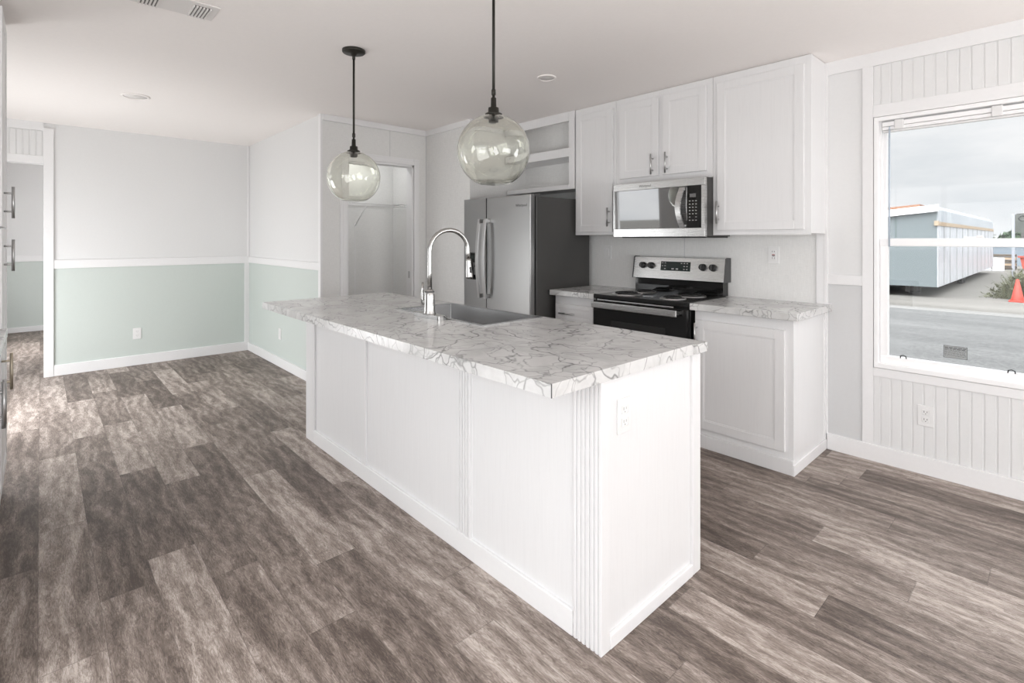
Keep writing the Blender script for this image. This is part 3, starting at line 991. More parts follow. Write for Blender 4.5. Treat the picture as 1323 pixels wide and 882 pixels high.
# sink
sk = thing('kitchen_sink', 'stainless steel single-bowl sink set into the island worktop', 'sink', (-2.27, 1.73, 0.914))
MB().ring_slab((SX0, SX1, SY0, SY1), (SX0 + 0.022, SX1 - 0.022, SY0 + 0.020, SY1 - 0.020), 0.9142, 0.9185).build('rim', M['sink'], sk)
bm_ = MB()
bx0, bx1, by0, by1 = SX0 + 0.021, SX1 - 0.021, SY0 + 0.019, SY1 - 0.019
def rrect(x0, x1, y0, y1, rad, n=5):
    pts = []
    for cx, cy_, a0 in ((x1 - rad, y1 - rad, 0), (x0 + rad, y1 - rad, PI / 2), (x0 + rad, y0 + rad, PI), (x1 - rad, y0 + rad, 1.5 * PI)):
        for k in range(n + 1):
            a = a0 + PI / 2 * k / n
            pts.append((cx + rad * math.cos(a), cy_ + rad * math.sin(a)))
    return pts
loops = []
for z, ins, rad in ((0.9165, 0.0, 0.004), (0.735, 0.004, 0.006), (0.718, 0.010, 0.012), (0.712, 0.026, 0.02)):
    loops.append([bm_.bm.verts.new((x, y, z)) for x, y in rrect(bx0 + ins, bx1 - ins, by0 + ins, by1 - ins, rad)])
for A, B in zip(loops, loops[1:]):
    for k in range(len(A)):
        f_ = bm_.bm.faces.new((A[k], A[(k + 1) % len(A)], B[(k + 1) % len(B)], B[k]))
        f_.smooth = True
bm_.bm.faces.new(loops[-1])
bm_.build('basin', M['sink'], sk)
MB().lathe([(0, 0.7135), (0.030, 0.7135), (0.034, 0.716), (0.044, 0.7155), (0.045, 0.7125)], (-2.27, 1.76, 0), 'Z', 24).build('drain', M['chrome'], sk)
# faucet
FXc, FYc = -2.266, 1.500
fa = thing('kitchen_faucet', 'brushed nickel gooseneck pull-down faucet in front of the sink', 'faucet', (FXc, FYc, 0.914))
mb = MB()
hl = 0.130
pts = []
for k in range(24):
    a = 2 * PI * k / 24
    pts.append((FXc + (hl - 0.028) * (1 if math.cos(a) > 0 else -1) + 0.028 * math.cos(a), FYc + 0.028 * math.sin(a)))
mb.prism(pts, 'Z', 0.9142, 0.930)
pts2 = [(FXc + (x - FXc) * 0.955, FYc + (y - FYc) * 0.86) for x, y in pts]
mb.prism(pts2, 'Z', 0.930, 0.9345)
mb.build('deck_plate', M['nickel'], fa)
MB().lathe([(0, 0.933), (0.033, 0.933), (0.032, 0.940), (0.0285, 0.950), (0.0285, 0.99), (0.0275, 1.03), (0.0225, 1.052), (0.0175, 1.060), (0.0155, 1.062), (0, 1.063)], (FXc, FYc, 0), 'Z', 28).build('body', M['nickel'], fa)
mb = MB()
arc = [(0, 1.055), (0, 1.15), (0, 1.262)]
for k in range(1, 15):
    a = PI - (PI * 1.03) * k / 14
    arc.append((0.118 + 0.118 * math.cos(a), 1.262 + 0.112 * math.sin(a)))
arc.append((0.240, 1.205))
pd = Vector((0.10, 0.995, 0)).normalized()
path = [(FXc + pd.x * u, FYc + pd.y * u, z) for u, z in arc]
mb.tube(path, 0.0125, 14)
mb.build('gooseneck', M['nickel'], fa)
ex_, ey_ = FXc + pd.x * 0.240, FYc + pd.y * 0.240
sp = MB().tube([(ex_, ey_, 1.216), (ex_, ey_, 1.205), (ex_ + pd.x * 0.001, ey_ + pd.y * 0.001, 1.188), (ex_ + pd.x * .003, ey_ + pd.y * .003, 1.15), (ex_ + pd.x * .006, ey_ + pd.y * .006, 1.118), (ex_ + pd.x * .006, ey_ + pd.y * .006, 1.108)],
               [0.0140, 0.0148, 0.0150, 0.0185, 0.0205, 0.0195], 18).build('spray_head', M['nickel'], fa)
MB().box(ex_ + 0.010, ex_ + 0.0215, ey_ - 0.006, ey_ + 0.010, 1.138, 1.172, 0.003).build('spray_button', M['dark'], sp)
mb = MB()
mb.tube([(FXc - 0.015, FYc, 0.992), (FXc - 0.052, FYc - 0.004, 0.992)], [0.017, 0.0150], 16)
mb.tube([(FXc - 0.050, FYc - 0.004, 0.990), (FXc - 0.058, FYc - 0.006, 1.010), (FXc - 0.056, FYc - 0.008, 1.050), (FXc - 0.050, FYc - 0.010, 1.095)], [0.0115, 0.0105, 0.0085, 0.0060], 12)
mb.build('lever_handle', M['nickel'], fa)
MB().lathe([(0.0235, 1.0460), (0.0255, 1.0475), (0.0255, 1.0510), (0.0222, 1.0530)], (FXc, FYc, 0), 'Z', 28).build('collar_ring', M['dark'], fa)

# ------------------------------------------------------------------ refrigerator
RX0, RX1 = -3.742, -2.8835
rf = thing('refrigerator', 'stainless side-by-side refrigerator with charcoal sides and ice dispenser', 'refrigerator', (-3.31, 3.25, 0))
MB().box(RX0 + 0.004, RX1 - 0.004, 2.925, 3.60, 0.03, 1.672, 0.006).build('cabinet_body', M['fridge_side'], rf)
for xa in (RX0 + 0.02, RX1 - 0.09):
    MB().box(xa, xa + 0.07, 2.91, 2.99, 1.672, 1.692, 0.004).build('hinge_cover', M['dark'], rf)
MB().box(RX0 + 0.02, RX1 - 0.02, 2.88, 2.93, 0.0, 0.06, 0.003).build('kick_grille', M['dark'], rf)
XS = -3.428
def fr_door(x0, x1):
    mb = MB()
    mb.box(x0, x1, 2.852, 2.905, 0.065, 1.684, 0.008, 3)
    return mb
# freezer door has an opening for the dispenser: made of a ring and a recess
DX0, DX1, DZ0, DZ1 = -3.682, -3.545, 0.965, 1.205
mb = MB()
xa, xb = RX0, XS - 0.003
mb.box(xa, DX0, 2.852, 2.905, 0.065, 1.684)
mb.box(DX1, xb, 2.852, 2.905, 0.065, 1.684)
mb.box(DX0, DX1, 2.852, 2.905, 0.065, DZ0)
mb.box(DX0, DX1, 2.852, 2.905, DZ1, 1.684)
mb.box(DX0, DX1, 2.895, 2.905, DZ0, DZ1)
fd = mb.build('freezer_door', M['steel'], rf)
dp = MB()
dp.ring_slab((0, 1, 0, 1), (0.06, 0.94, 0.05, 0.62), 0, 1)
dp.bm.free()
dp = MB()
dp.box(DX0, DX1, 2.849, 2.896, DZ1 - 0.085, DZ1, 0.003)
dp.box(DX0, DX0 + 0.008, 2.849, 2.896, DZ0, DZ1, 0.002)
dp.box(DX1 - 0.008, DX1, 2.849, 2.896, DZ0, DZ1, 0.002)
dp.box(DX0, DX1, 2.849, 2.896, DZ0, DZ0 + 0.012, 0.002)
dp.box(DX0, DX1, 2.890, 2.896, DZ0, DZ1)
dsp = dp.build('ice_dispenser', M['black_gloss'], fd)
MB().tube([(-3.612, 2.874, 1.125), (-3.612, 2.872, 1.075)], [0.022, 0.015], 12).box(-3.632, -3.592, 2.872, 2.886, 1.005, 1.075, 0.004).build('dispenser_paddle', M['dark'], dsp)
MB().box(-3.640, -3.588, 2.8478, 2.8492, 1.150, 1.176, 0.0005, 1).build('dispenser_display', M['display'], dsp)
gd = fr_door(XS + 0.003, RX1).build('fridge_door', M['steel'], rf)
for dd, hx, sg in ((fd, XS - 0.040, -1), (gd, XS + 0.040, 1)):
    mb = MB()
    n = 14
    for k in range(n):
        pass
    prof = []
    for k in range(n + 1):
        u = k / n
        z = 0.815 + (1.500 - 0.815) * u
        prof.append((2.800 - 0.030 * math.sin(PI * u), z))
    A = []
    for yy, z in prof:
        A.append([mb.bm.verts.new(p) for p in ((hx - 0.015, yy + 0.014, z), (hx + 0.015, yy + 0.014, z), (hx + 0.013, yy, z), (hx - 0.013, yy, z))])
    for P_, Q_ in zip(A, A[1:]):
        for k in range(4):
            f_ = mb.bm.faces.new((P_[k], P_[(k + 1) % 4], Q_[(k + 1) % 4], Q_[k]))
    mb.bm.faces.new(A[0])
    mb.bm.faces.new(A[-1][::-1])
    mb.box(hx - 0.013, hx + 0.013, 2.798, 2.8525, 0.817, 0.850, 0.003)
    mb.box(hx - 0.013, hx + 0.013, 2.798, 2.8525, 1.465, 1.498, 0.003)
    mb.build('door_handle', M['pull'], dd)
words('Whirlpool', 0.032, (-2.985, 2.8515, 1.598), FACE_FRONT, M['logo'], 'logo', gd)

# ------------------------------------------------------------------ range
GX0, GX1 = -2.408, -1.646
rg = thing('electric_range', 'stainless and black coil-top electric range between the base cabinets', 'range', (-2.03, 3.36, 0))
MB().box(GX0, GX1, 3.075, 3.655, 0.02, 0.885, 0.004).build('oven_body', M['enamel'], rg)
MB().box(GX0, GX1, 3.046, 3.60, 0.884, 0.916, 0.006, 3).build('cooktop', M['enamel'], rg)
od = MB().box(GX0 + 0.006, GX1 - 0.006, 3.040, 3.074, 0.255, 0.872, 0.004).build('oven_door', M['black_gloss'], rg)
MB().box(-2.245, -1.800, 3.0385, 3.0405, 0.430, 0.735, 0.0008, 1).build('oven_window', mat('oven_window_glass', (0.022, 0.022, 0.022), 0.1), od)
mb = MB()
mb.box(GX0 + 0.022, GX1 - 0.052, 2.990, 3.008, 0.822, 0.866, 0.005, 3)
mb.box(GX0 + 0.026, GX0 + 0.052, 3.003, 3.042, 0.832, 0.858, 0.003)
mb.box(GX1 - 0.082, GX1 - 0.056, 3.003, 3.042, 0.832, 0.858, 0.003)
mb.build('oven_handle', M['steel_h'], od)
MB().box(GX0 + 0.04, GX1 - 0.10, 3.0405, 3.0465, 0.874, 0.8825, 0.0015, 1).build('highlight_strip', M['steel_h'], rg)  # bright steel strip standing in for the highlight along the handle top
MB().box(GX0 + 0.006, GX1 - 0.006, 3.044, 3.074, 0.06, 0.245, 0.004).build('storage_drawer', M['enamel'], rg)
# backguard: slanted stainless panel with black lower riser
mb = MB()
mb.prism([(3.560, 1.018), (3.655, 1.018), (3.655, 1.182), (3.605, 1.186), (3.588, 1.180)], 'X', GX0 + 0.004, GX1 - 0.004)
bgd = mb.build('control_panel', M['steel_h'], rg)
MB().box(GX0 + 0.016, GX1 - 0.016, 3.575, 3.655, 0.915, 1.018).build('riser', M['black_gloss'], rg)
MB().prism([(3.556, 1.014), (3.66, 1.014), (3.66, 1.188), (3.603, 1.191), (3.584, 1.184)], 'X', GX1 - 0.004, GX1 + 0.003).build('end_cap', M['dark'], bgd)
MB().prism([(3.556, 1.014), (3.66, 1.014), (3.66, 1.188), (3.603, 1.191), (3.584, 1.184)], 'X', GX0 - 0.003, GX0 + 0.004).build('end_cap', M['dark'], bgd)
tilt = math.atan2(3.588 - 3.560, 1.180 - 1.018)
def on_panel(x, z, off=0.0):
    u = (z - 1.018) / (1.180 - 1.018)
    return (x, 3.560 + 0.028 * u - off * math.cos(tilt), z + off * math.sin(tilt))
p0, p1 = on_panel(0, 1.082, 0.0015), on_panel(0, 1.152, 0.0015)
mb = MB()
mb.prism([(p0[1], p0[2]), (p0[1] + 0.006, p0[2]), (p1[1] + 0.006, p1[2]), (p1[1], p1[2])], 'X', -2.160, -1.912)
dispo = mb.build('clock_display', M['display'], bgd)
mb = MB()
rr = random.Random(3)
for zc in (1.140, 1.118, 1.096):
    for xc in (-2.145, -2.122, -1.985, -1.962, -1.939):
        if rr.random() < 0.8:
            q0 = on_panel(0, zc - 0.003, 0.0022)
            q1 = on_panel(0, zc + 0.003, 0.0022)
            mb.prism([(q0[1], q0[2]), (q0[1] + 0.001, q0[2]), (q1[1] + 0.001, q1[2]), (q1[1], q1[2])], 'X', xc - 0.006, xc + 0.006)
for xc in (-2.056, -2.020):
    q0 = on_panel(0, 1.092, 0.0022)
    q1 = on_panel(0, 1.102, 0.0022)
    mb.prism([(q0[1], q0[2]), (q0[1] + 0.001, q0[2]), (q1[1] + 0.001, q1[2]), (q1[1], q1[2])], 'X', xc - 0.010, xc + 0.010)
mb.build('key_print', M['print'], dispo)
for xc in (-2.318, -2.243, -1.812, -1.734):
    a, b_, c_ = on_panel(xc, 1.116, 0.0), on_panel(xc, 1.116, 0.012), on_panel(xc, 1.116, 0.030)
    kb = MB().tube([a, b_, c_], [0.027, 0.025, 0.022], 20).build('knob', M['black'], bgd)
    e0, e1 = on_panel(xc, 1.097, 0.030), on_panel(xc, 1.135, 0.030)
    e2, e3 = on_panel(xc, 1.137, 0.038), on_panel(xc, 1.099, 0.038)
    MB().prism([(e0[1] + .004, e0[2]), (e1[1] + .004, e1[2]), (e2[1], e2[2]), (e3[1], e3[2])], 'X', xc - 0.0035, xc + 0.0035).build('knob_grip', M['dark'], kb)
# burners
for xc, yc, rad in ((-2.215, 3.200, 0.098), (-2.215, 3.440, 0.076), (-1.840, 3.200, 0.076), (-1.840, 3.440, 0.098)):
    bn = MB().lathe([(0.012, 0.9165), (rad * 0.85, 0.9165), (rad, 0.9215), (rad + 0.010, 0.9215), (rad + 0.013, 0.9160)], (xc, yc, 0), 'Z', 36).build('burner_bowl', M['drip'], rg)
    sp_ = []
    turns = 4 if rad > 0.09 else 3
    for k in range(turns * 20 + 1):
        a = 2 * PI * k / 20
        r_ = 0.018 + (rad - 0.026) * k / (turns * 20)
        sp_.append((xc + r_ * math.cos(a), yc + r_ * math.sin(a), 0.9285))
    mb = MB().tube(sp_, 0.0048, 6)
    for q in range(3):
        a = q * 2 * PI / 3 + 0.4
        mb.box(-0.5, 0.5, -0.5, 0.5, -0.5, 0.5) if False else mb.tube([(xc, yc, 0.9225), (xc + rad * math.cos(a), yc + rad * math.sin(a), 0.9225)], 0.003, 6)
    mb.build('burner_coil', M['black'], bn)
# spoon rest style plate in the middle of the cooktop
MB().box(-2.075, -1.985, 3.19, 3.27, 0.9160, 0.9175, 0.0005, 1).build('rating_plate', M['chrome'], rg)

# ------------------------------------------------------------------ microwave
MX0, MX1, MYF, MZ0, MZ1 = -2.386, -1.644, 3.268, 1.342, 1.744
mw = thing('microwave', 'stainless over-the-range microwave under the short upper cabinet', 'microwave', (-2.015, 3.45, 1.342))
MB().box(MX0 - 0.006, MX1 - 0.008, MYF + 0.03, WALLG, MZ0 + 0.004, MZ1 + 0.004, 0.003).build('housing', M['fridge_side'], mw)
MB().box(MX0 + 0.05, MX1 - 0.01, MYF + 0.04, WALLG - 0.03, MZ0 - 0.008, MZ0 + 0.006, 0.003).build('vent_grille', M['black'], mw)
GXa, GXb, GZa, GZb = -2.378, -1.668, 1.403, 1.690
XD = -1.772            # door / keypad split
md = MB().box(MX0, XD - 0.001, MYF, MYF + 0.031, MZ0, GZa - 0.001, 0.002).box(MX0, XD - 0.001, MYF, MYF + 0.031, GZb + 0.001, MZ1, 0.002).box(MX0, GXa, MYF, MYF + 0.031, GZa, GZb).build('door_frame', M['steel_h'], mw)
# door glass leans out slightly at the top, as the photo's reflection shows
mb = MB()
mb.prism([(MYF + 0.0105, GZa), (MYF + 0.030, GZa), (MYF + 0.030, GZb), (MYF + 0.0015, GZb)], 'X', GXa, XD - 0.001)
mb.build('door_glass', M['mirror_glass'], md)
mb = MB()
N = 14
A = []
for k in range(N + 1):
    u = k / N
    z = 1.405 + (1.682 - 1.405) * u
    b_ = math.sin(PI * u)
    xo = -1.800 - 0.022 * b_
    yo = MYF - 0.018 - 0.024 * b_
    A.append([mb.bm.verts.new(p) for p in ((xo - 0.019, yo + 0.012, z), (xo + 0.019, yo + 0.012, z), (xo + 0.019, yo, z), (xo - 0.019, yo, z))])
for P_, Q_ in zip(A, A[1:]):
    for k in range(4):
        mb.bm.faces.new((P_[k], P_[(k + 1) % 4], Q_[(k + 1) % 4], Q_[k]))
mb.bm.faces.new(A[0])
mb.bm.faces.new(A[-1][::-1])
mb.box(-1.812, -1.790, MYF - 0.012, MYF + 0.012, 1.408, 1.425, 0.002)
mb.box(-1.812, -1.790, MYF - 0.012, MYF + 0.012, 1.662, 1.679, 0.002)
mb.build('door_handle', M['steel_h'], md)
cp = MB().box(XD, MX1, MYF, MYF + 0.031, MZ0, GZa - 0.001, 0.002).box(XD, MX1, MYF, MYF + 0.031, GZb + 0.001, MZ1, 0.002).box(GXb, MX1, MYF, MYF + 0.031, GZa, GZb).build('control_frame', M['steel_h'], mw)
kp = MB().box(XD, GXb, MYF + 0.001, MYF + 0.031, GZa, GZb).build('keypad', M['black_gloss'], cp)
MB().box(-1.752, -1.708, MYF - 0.0002, MYF + 0.0012, 1.612, 1.636).build('clock_display', mat('grey_display', (0.14, 0.14, 0.14), 0.3), kp)
mb = MB()
for r_ in range(7):
    for c_ in range(3):
        if r_ == 5 and c_ == 1:
            continue
        xc, zc = -1.752 + c_ * 0.023, 1.586 - r_ * 0.022
        mb.box(xc - 0.005, xc + 0.005, MYF - 0.0002, MYF + 0.0012, zc - 0.0022, zc + 0.0022)
mb.build('key_marks', M['print'], kp)
words('Whirlpool', 0.024, (-2.105, MYF - 0.0002, 1.716), FACE_FRONT, M['logo'], 'logo', md)

# ------------------------------------------------------------------ pendant lights
def pendant(x, y, zc, label):
    R_ = 0.1535
    t = thing('pendant_light', label, 'pendant light', (x, y, HC), 'globe pendant lights over the island')
    MB().lathe([(0, HC), (0.066, HC), (0.066, HC - 0.012), (0.062, HC - 0.017), (0.020, HC - 0.020), (0.012, HC - 0.034), (0.0, HC - 0.036)], (x, y, 0), 'Z', 36).build('canopy', M['bronze'], t)
    ztop = zc + R_
    MB().tube([(x, y, HC - 0.018), (x, y, HC - 0.055)], 0.009, 12).tube([(x, y, HC - 0.05), (x, y, ztop + 0.075)], 0.0062, 12).tube([(x, y, ztop + 0.105), (x, y, ztop + 0.083)], 0.0092, 12).build('rod', M['bronze'], t)
    MB().lathe([(0, ztop + 0.080), (0.006, ztop + 0.080), (0.006, ztop + 0.072), (0.011, ztop + 0.070), (0.012, ztop + 0.030), (0.022, ztop + 0.028), (0.023, ztop + 0.008), (0.036, ztop + 0.003), (0.037, ztop - 0.004), (0, ztop - 0.004)], (x, y, 0), 'Z', 28).build('socket_cap', M['bronze'], t)
    MB().lathe([(0, ztop - 0.005), (0.021, ztop - 0.005), (0.021, ztop - 0.030), (0.018, ztop - 0.034), (0, ztop - 0.034)], (x, y, 0), 'Z', 24).build('socket', M['plate'], t)
    # blown glass globe: outer and inner skin, thick flat bottom
    def skin(rad, neck, n=30):
        out = []
        a0 = math.asin(neck / rad)
        for k in range(n + 1):
            a = a0 + (PI - a0) * k / n
            r_, z = rad * math.sin(a), rad * math.cos(a)
            # a slightly pushed-in bottom
            if z < 0 and r_ < 0.085:
                z += 0.013 * (0.5 + 0.5 * math.cos(PI * r_ / 0.085))
            out.append((max(r_, 0.0) if k < n else 0.0, zc + z))
        return out
    outer = skin(R_, 0.034)
    inner = skin(R_ - 0.0032, 0.031)
    g = MB()
    g.lathe(outer + inner[::-1], (x, y, 0), 'Z', 56, closed=False)
    # close the neck
    g.lathe([(outer[0][0], outer[0][1]), (inner[0][0], inner[0][1])], (x, y, 0), 'Z', 56)
    bmesh.ops.remove_doubles(g.bm, verts=g.bm.verts[:], dist=1e-5)
    g.build('glass_globe', M['globe'], t)
    return t
pendant(-2.856, 1.360, 1.690, 'clear glass globe pendant at the far end of the island, canopy in view')
pendant(-1.640, 1.405, 1.696, 'clear glass globe pendant nearer the camera, in front of the refrigerator shelf')

# ------------------------------------------------------------------ outlets and switches
def outlet(label, c, face, kind='outlet', slot='slot'):
    """c = centre on the wall; face = outward unit axis"""
    t = thing('power_outlet' if kind != 'switch' else 'light_switch', label, 'outlet' if kind != 'switch' else 'switch', c)
    n = Vector(face)
    u = Vector((0, 0, 1)).cross(n)
    def bx(mb, a0, a1, z0, z1, d0, d1, bev):
        p = [Vector(c) + u * a + n * d for a in (a0, a1) for d in (d0, d1)]
        mb.box(min(q.x for q in p), max(q.x for q in p), min(q.y for q in p), max(q.y for q in p), c[2] + z0, c[2] + z1, bev)
        return mb
    bx(MB(), -0.036, 0.036, -0.058, 0.058, 0.0, 0.006, 0.002).build('face_plate', M['plate'], t)
    if kind == 'switch':
        s_ = bx(MB(), -0.016, 0.016, -0.032, 0.032, 0.005, 0.009, 0.002).build('rocker', M['plate'], t)
    elif kind == 'outlet':
        for q in (-0.021, 0.021):
            rc = bx(MB(), -0.017, 0.017, q - 0.015, q + 0.015, 0.005, 0.008, 0.003).build('receptacle', M['plate'], t)
            mb = MB()
            bx(mb, -0.008, -0.0055, q - 0.002, q + 0.008, 0.0075, 0.0084, 0)
            bx(mb, 0.0055, 0.008, q - 0.001, q + 0.007, 0.0075, 0.0084, 0)
            bx(mb, -0.002, 0.002, q - 0.010, q - 0.006, 0.0075, 0.0084, 0)
            mb.build('slot_pattern', M[slot], rc)
    elif kind == 'gfci':
        rc = bx(MB(), -0.017, 0.017, -0.034, 0.034, 0.005, 0.008, 0.002).build('receptacle', M['plate'], t)
        mb = MB()
        for q in (-0.022, 0.022):
            bx(mb, -0.008, -0.0055, q - 0.002, q + 0.008, 0.0075, 0.0084, 0)
            bx(mb, 0.0055, 0.008, q - 0.001, q + 0.007, 0.0075, 0.0084, 0)
        bx(mb, -0.009, 0.009, -0.007, -0.001, 0.0075, 0.0088, 0)
        mb.build('slot_pattern', M['slot'], rc)
        bx(MB(), -0.009, 0.009, 0.001, 0.006, 0.0075, 0.0090, 0).build('reset_button', M['red'], rc)
    return t
outlet('white outlet on the green panel of the far dining wall', (XL + 0.004, 0.747, 0.332), (1, 0, 0), slot='slot_soft')
outlet('white blank-looking switch plate low on the green side wall behind the island', (-5.56, 1.836, 0.338), (0, -1, 0), 'switch')
outlet('white outlet with red button on the linen backsplash right of the range', (-1.352, YB - 0.004, 1.216), (0, -1, 0), 'gfci')
outlet('white light switch on the linen backsplash left of the range', (-2.735, YB - 0.004, 1.210), (0, -1, 0), 'switch')
outlet('white outlet on the end panel of the island', (-1.010, 1.437, 0.735), (1, 0, 0), slot='slot_soft')
outlet('white outlet on the beadboard under the window', (-0.540, YB - 0.0050, 0.330), (0, -1, 0))

# ------------------------------------------------------------------ ceiling fittings
vt = thing('ceiling_vent', 'white ceiling air register with slatted openings at the top left', 'vent', (-2.86, 0.46, HC))
MB().box(-2.955, -2.765, 0.235, 0.640, HC - 0.006, HC - 0.0005, 0.002).build('plate', M['lens'], vt)
for yc in (0.375, 0.575):
    sc_ = MB().box(-2.945, -2.800, yc - 0.040, yc + 0.030, HC - 0.0075, HC - 0.0055).build('duct_opening', M['duct'], vt)
    mb = MB()
    for k in range(6):
        y0 = yc - 0.040 + k * 0.014
        mb.box(-2.945, -2.800, y0 - 0.0035, y0 + 0.0035, HC - 0.014, HC - 0.006, 0.001, 1)
    mb.build('louvres', M['lens'], sc_)
def downlight(x, y, r_, label):
    t = thing('recessed_light', label, 'ceiling light', (x, y, HC), 'recessed ceiling lights')
    MB().lathe([(r_, HC - 0.0005), (r_, HC - 0.005), (r_ * 0.82, HC - 0.010), (r_ * 0.80, HC - 0.004)], (x, y, 0), 'Z', 40).build('trim_ring', M['ceiling'], t)
    MB().lathe([(0, HC - 0.005), (r_ * 0.81, HC - 0.005), (r_ * 0.81, HC - 0.001), (0, HC - 0.001)], (x, y, 0), 'Z', 40).build('lens', M['lens'], t)
downlight(-4.92, 0.545, 0.095, 'round white flush ceiling light over the dining area')
downlight(-2.435, 2.566, 0.066, 'small round white flush ceiling light before the upper cabinets')

# ------------------------------------------------------------------ wire shelf in the pantry
ws = thing('wire_shelf', 'white wire closet shelf inside the pantry opening', 'shelf', (-5.05, 2.43, 1.70))
mb = MB()
for xx in (-5.19, -5.04, -4.905):
    mb.tube([(xx, 1.935, 1.700), (xx, 2.945, 1.700)], 0.004, 8)
mb.tube([(-4.900, 1.935, 1.672), (-4.900, 2.945, 1.672)], 0.004, 8)
yy = 1.945
while yy < 2.945:
    mb.tube([(-5.192, yy, 1.704), (-4.903, yy, 1.704), (-4.899, yy, 1.700), (-4.899, yy, 1.670)], 0.0018, 6)
    yy += 0.0254
mb.build('wire_deck', M['wire'], ws)
MB().tube([(-4.905, 2.49, 1.695), (-5.195, 2.49, 1.470)], 0.0055, 8).box(-5.2, -5.194, 2.480, 2.500, 1.455, 1.495, 0.001, 1).build('brace', M['wire'], ws)

# added fill lamp on the pantry ceiling, out of view, brightens the closet
pl = thing('pantry_fill_lamp', 'added fill lamp on the ceiling inside the pantry, out of view', 'ceiling light', (-4.90, 2.43, HC))
MB().lathe([(0, HC), (0.10, HC), (0.10, HC - 0.02), (0.09, HC - 0.035), (0, HC - 0.04)], (-4.90, 2.43, 0), 'Z', 32).build('lens', M['lens'], pl)
pd_ = bpy.data.lights.new('pantry_fill', 'AREA')
pd_.shape = 'DISK'
pd_.size = 0.18
pd_.energy = 2.8
po_ = bpy.data.objects.new('pantry_fill', pd_)
C.objects.link(po_)
po_.location = (-4.90, 2.43, HC - 0.045)

# ------------------------------------------------------------------ outdoors
GZ = -0.90
struct('ground', MB().box(-140, 140, -120, 160, GZ - 0.2, GZ), M['gravel'], 'beige gravel lot outside the window')
g_ = MB()
g_.box(-60, 60, 8.0, 20.3, GZ, GZ + 0.006)
struct('road', g_, M['road'], 'grey stone-chip road outside the window')
g_ = MB()
g_.box(-60, 60, 20.3, 21.1, GZ, GZ + 0.012)
struct('road_edge', g_, M['edge'], 'pale road edge outside the window')
struct('floor_underside', MB().box(FX0 - 0.1, FX1 + 0.2, FY0 - 0.1, FY1 + 0.1, -0.12, -0.012), M['chassis'], 'underside of the house')
# modular home under wrap
mh = thing('modular_home', 'half of a modular home wrapped in white plastic across the road', 'house', (-5.46, 34, GZ))
HX0, HX1, HY0, HY1, HB = -7.61, -3.31, 24.9, 46.0, -0.49
mb = MB()
mb.prism([(HX0, HB), (HX1 - 0.03, HB), (HX1 - 0.03, 2.36), (HX0, 1.90)], 'Y', HY0, HY1)
body = mb.build('end_wall', M['siding'], mh)
mb = MB()
mb.box(HX1 - 0.03, HX1, HY0 + 0.02, HY1, HB + 0.0, 1.86)
mb.build('side_wrap', M['wrap'], mh)
mb = MB()
y = HY0 + 1.4
while y < HY1:
    MB().box(HX1 - 0.01, HX1 + 0.012, y - 0.035, y + 0.035, HB + 0.02, 1.85).build('wrap_batten', M['seam'], mh)
    y += 1.9 if int(y) % 2 else 1.5
MB().box(HX1 - 0.03, HX1 + 0.03, HY0 + 0.05, HY1, 1.84, 1.99).build('lumber_band', M['tan'], mh)
mb = MB()
mb.prism([(HX1 + 0.02, 1.98), (HX1 - 0.02, 2.45), (HX1 - 0.16, 2.62), (HX1 - 0.5, 2.58), (HX1 - 0.5, 1.98)], 'Y', HY0 + 0.02, HY1)
mb.build('roof_plastic', M['plastic'], mh)
mb = MB()
mb.prism([(HX0 - 0.1, 1.93), (HX1 + 0.02, 2.38), (HX1 + 0.02, 2.64), (HX0 - 0.1, 2.19)], 'Y', HY0 - 0.14, HY0 + 0.02)
mb.build('eave_board', M['trim'], mh)
mb = MB()
mb.prism([(HX0 - 0.1, 2.19), (HX1 - 0.55, 2.58), (HX1 - 0.55, 2.68), (HX0 - 0.1, 2.34)], 'Y', HY0 + 0.02, HY1)
mb.build('roof', M['orange_roof'], mh)
MB().box(HX1 - 0.10, HX1 + 0.03, HY0 - 0.10, HY0 + 0.05, 1.84, 2.02).build('wood_block', M['tan'], mh)
mb = MB()
mb.box(HX0 + 0.9, HX0 + 1.05, HY0 + 0.4, HY1, HB - 0.26, HB)
mb.box(HX1 - 1.05, HX1 - 0.9, HY0 + 0.4, HY1, HB - 0.26, HB)
for yy in (26.5, 31, 36, 41):
    mb.box(HX0 + 0.8, HX0 + 1.15, yy, yy + 0.4, GZ, HB)
    mb.box(HX1 - 1.15, HX1 - 0.8, yy, yy + 0.4, GZ, HB)
mb.build('chassis', M['chassis'], mh)
for yy in (34.0, 34.9):
    MB().lathe([(0, -0.10), (0.24, -0.10), (0.27, -0.06), (0.27, 0.06), (0.24, 0.10), (0, 0.10)], (HX1 - 0.35, yy, GZ + 0.27), 'X', 24).build('wheel', M['tyre'], mh)
# cone
cn = thing('traffic_cone', 'orange traffic cone on the gravel beside the weeds', 'cone', (-1.20, 25.53, GZ))
MB().box(-1.42, -0.98, 25.31, 25.75, GZ, GZ + 0.05, 0.01).build('base', M['cone'], cn)
MB().lathe([(0.175, GZ + 0.05), (0.035, GZ + 0.80), (0.0, GZ + 0.80)], (-1.20, 25.53, 0), 'Z', 24).build('body', M['cone'], cn)
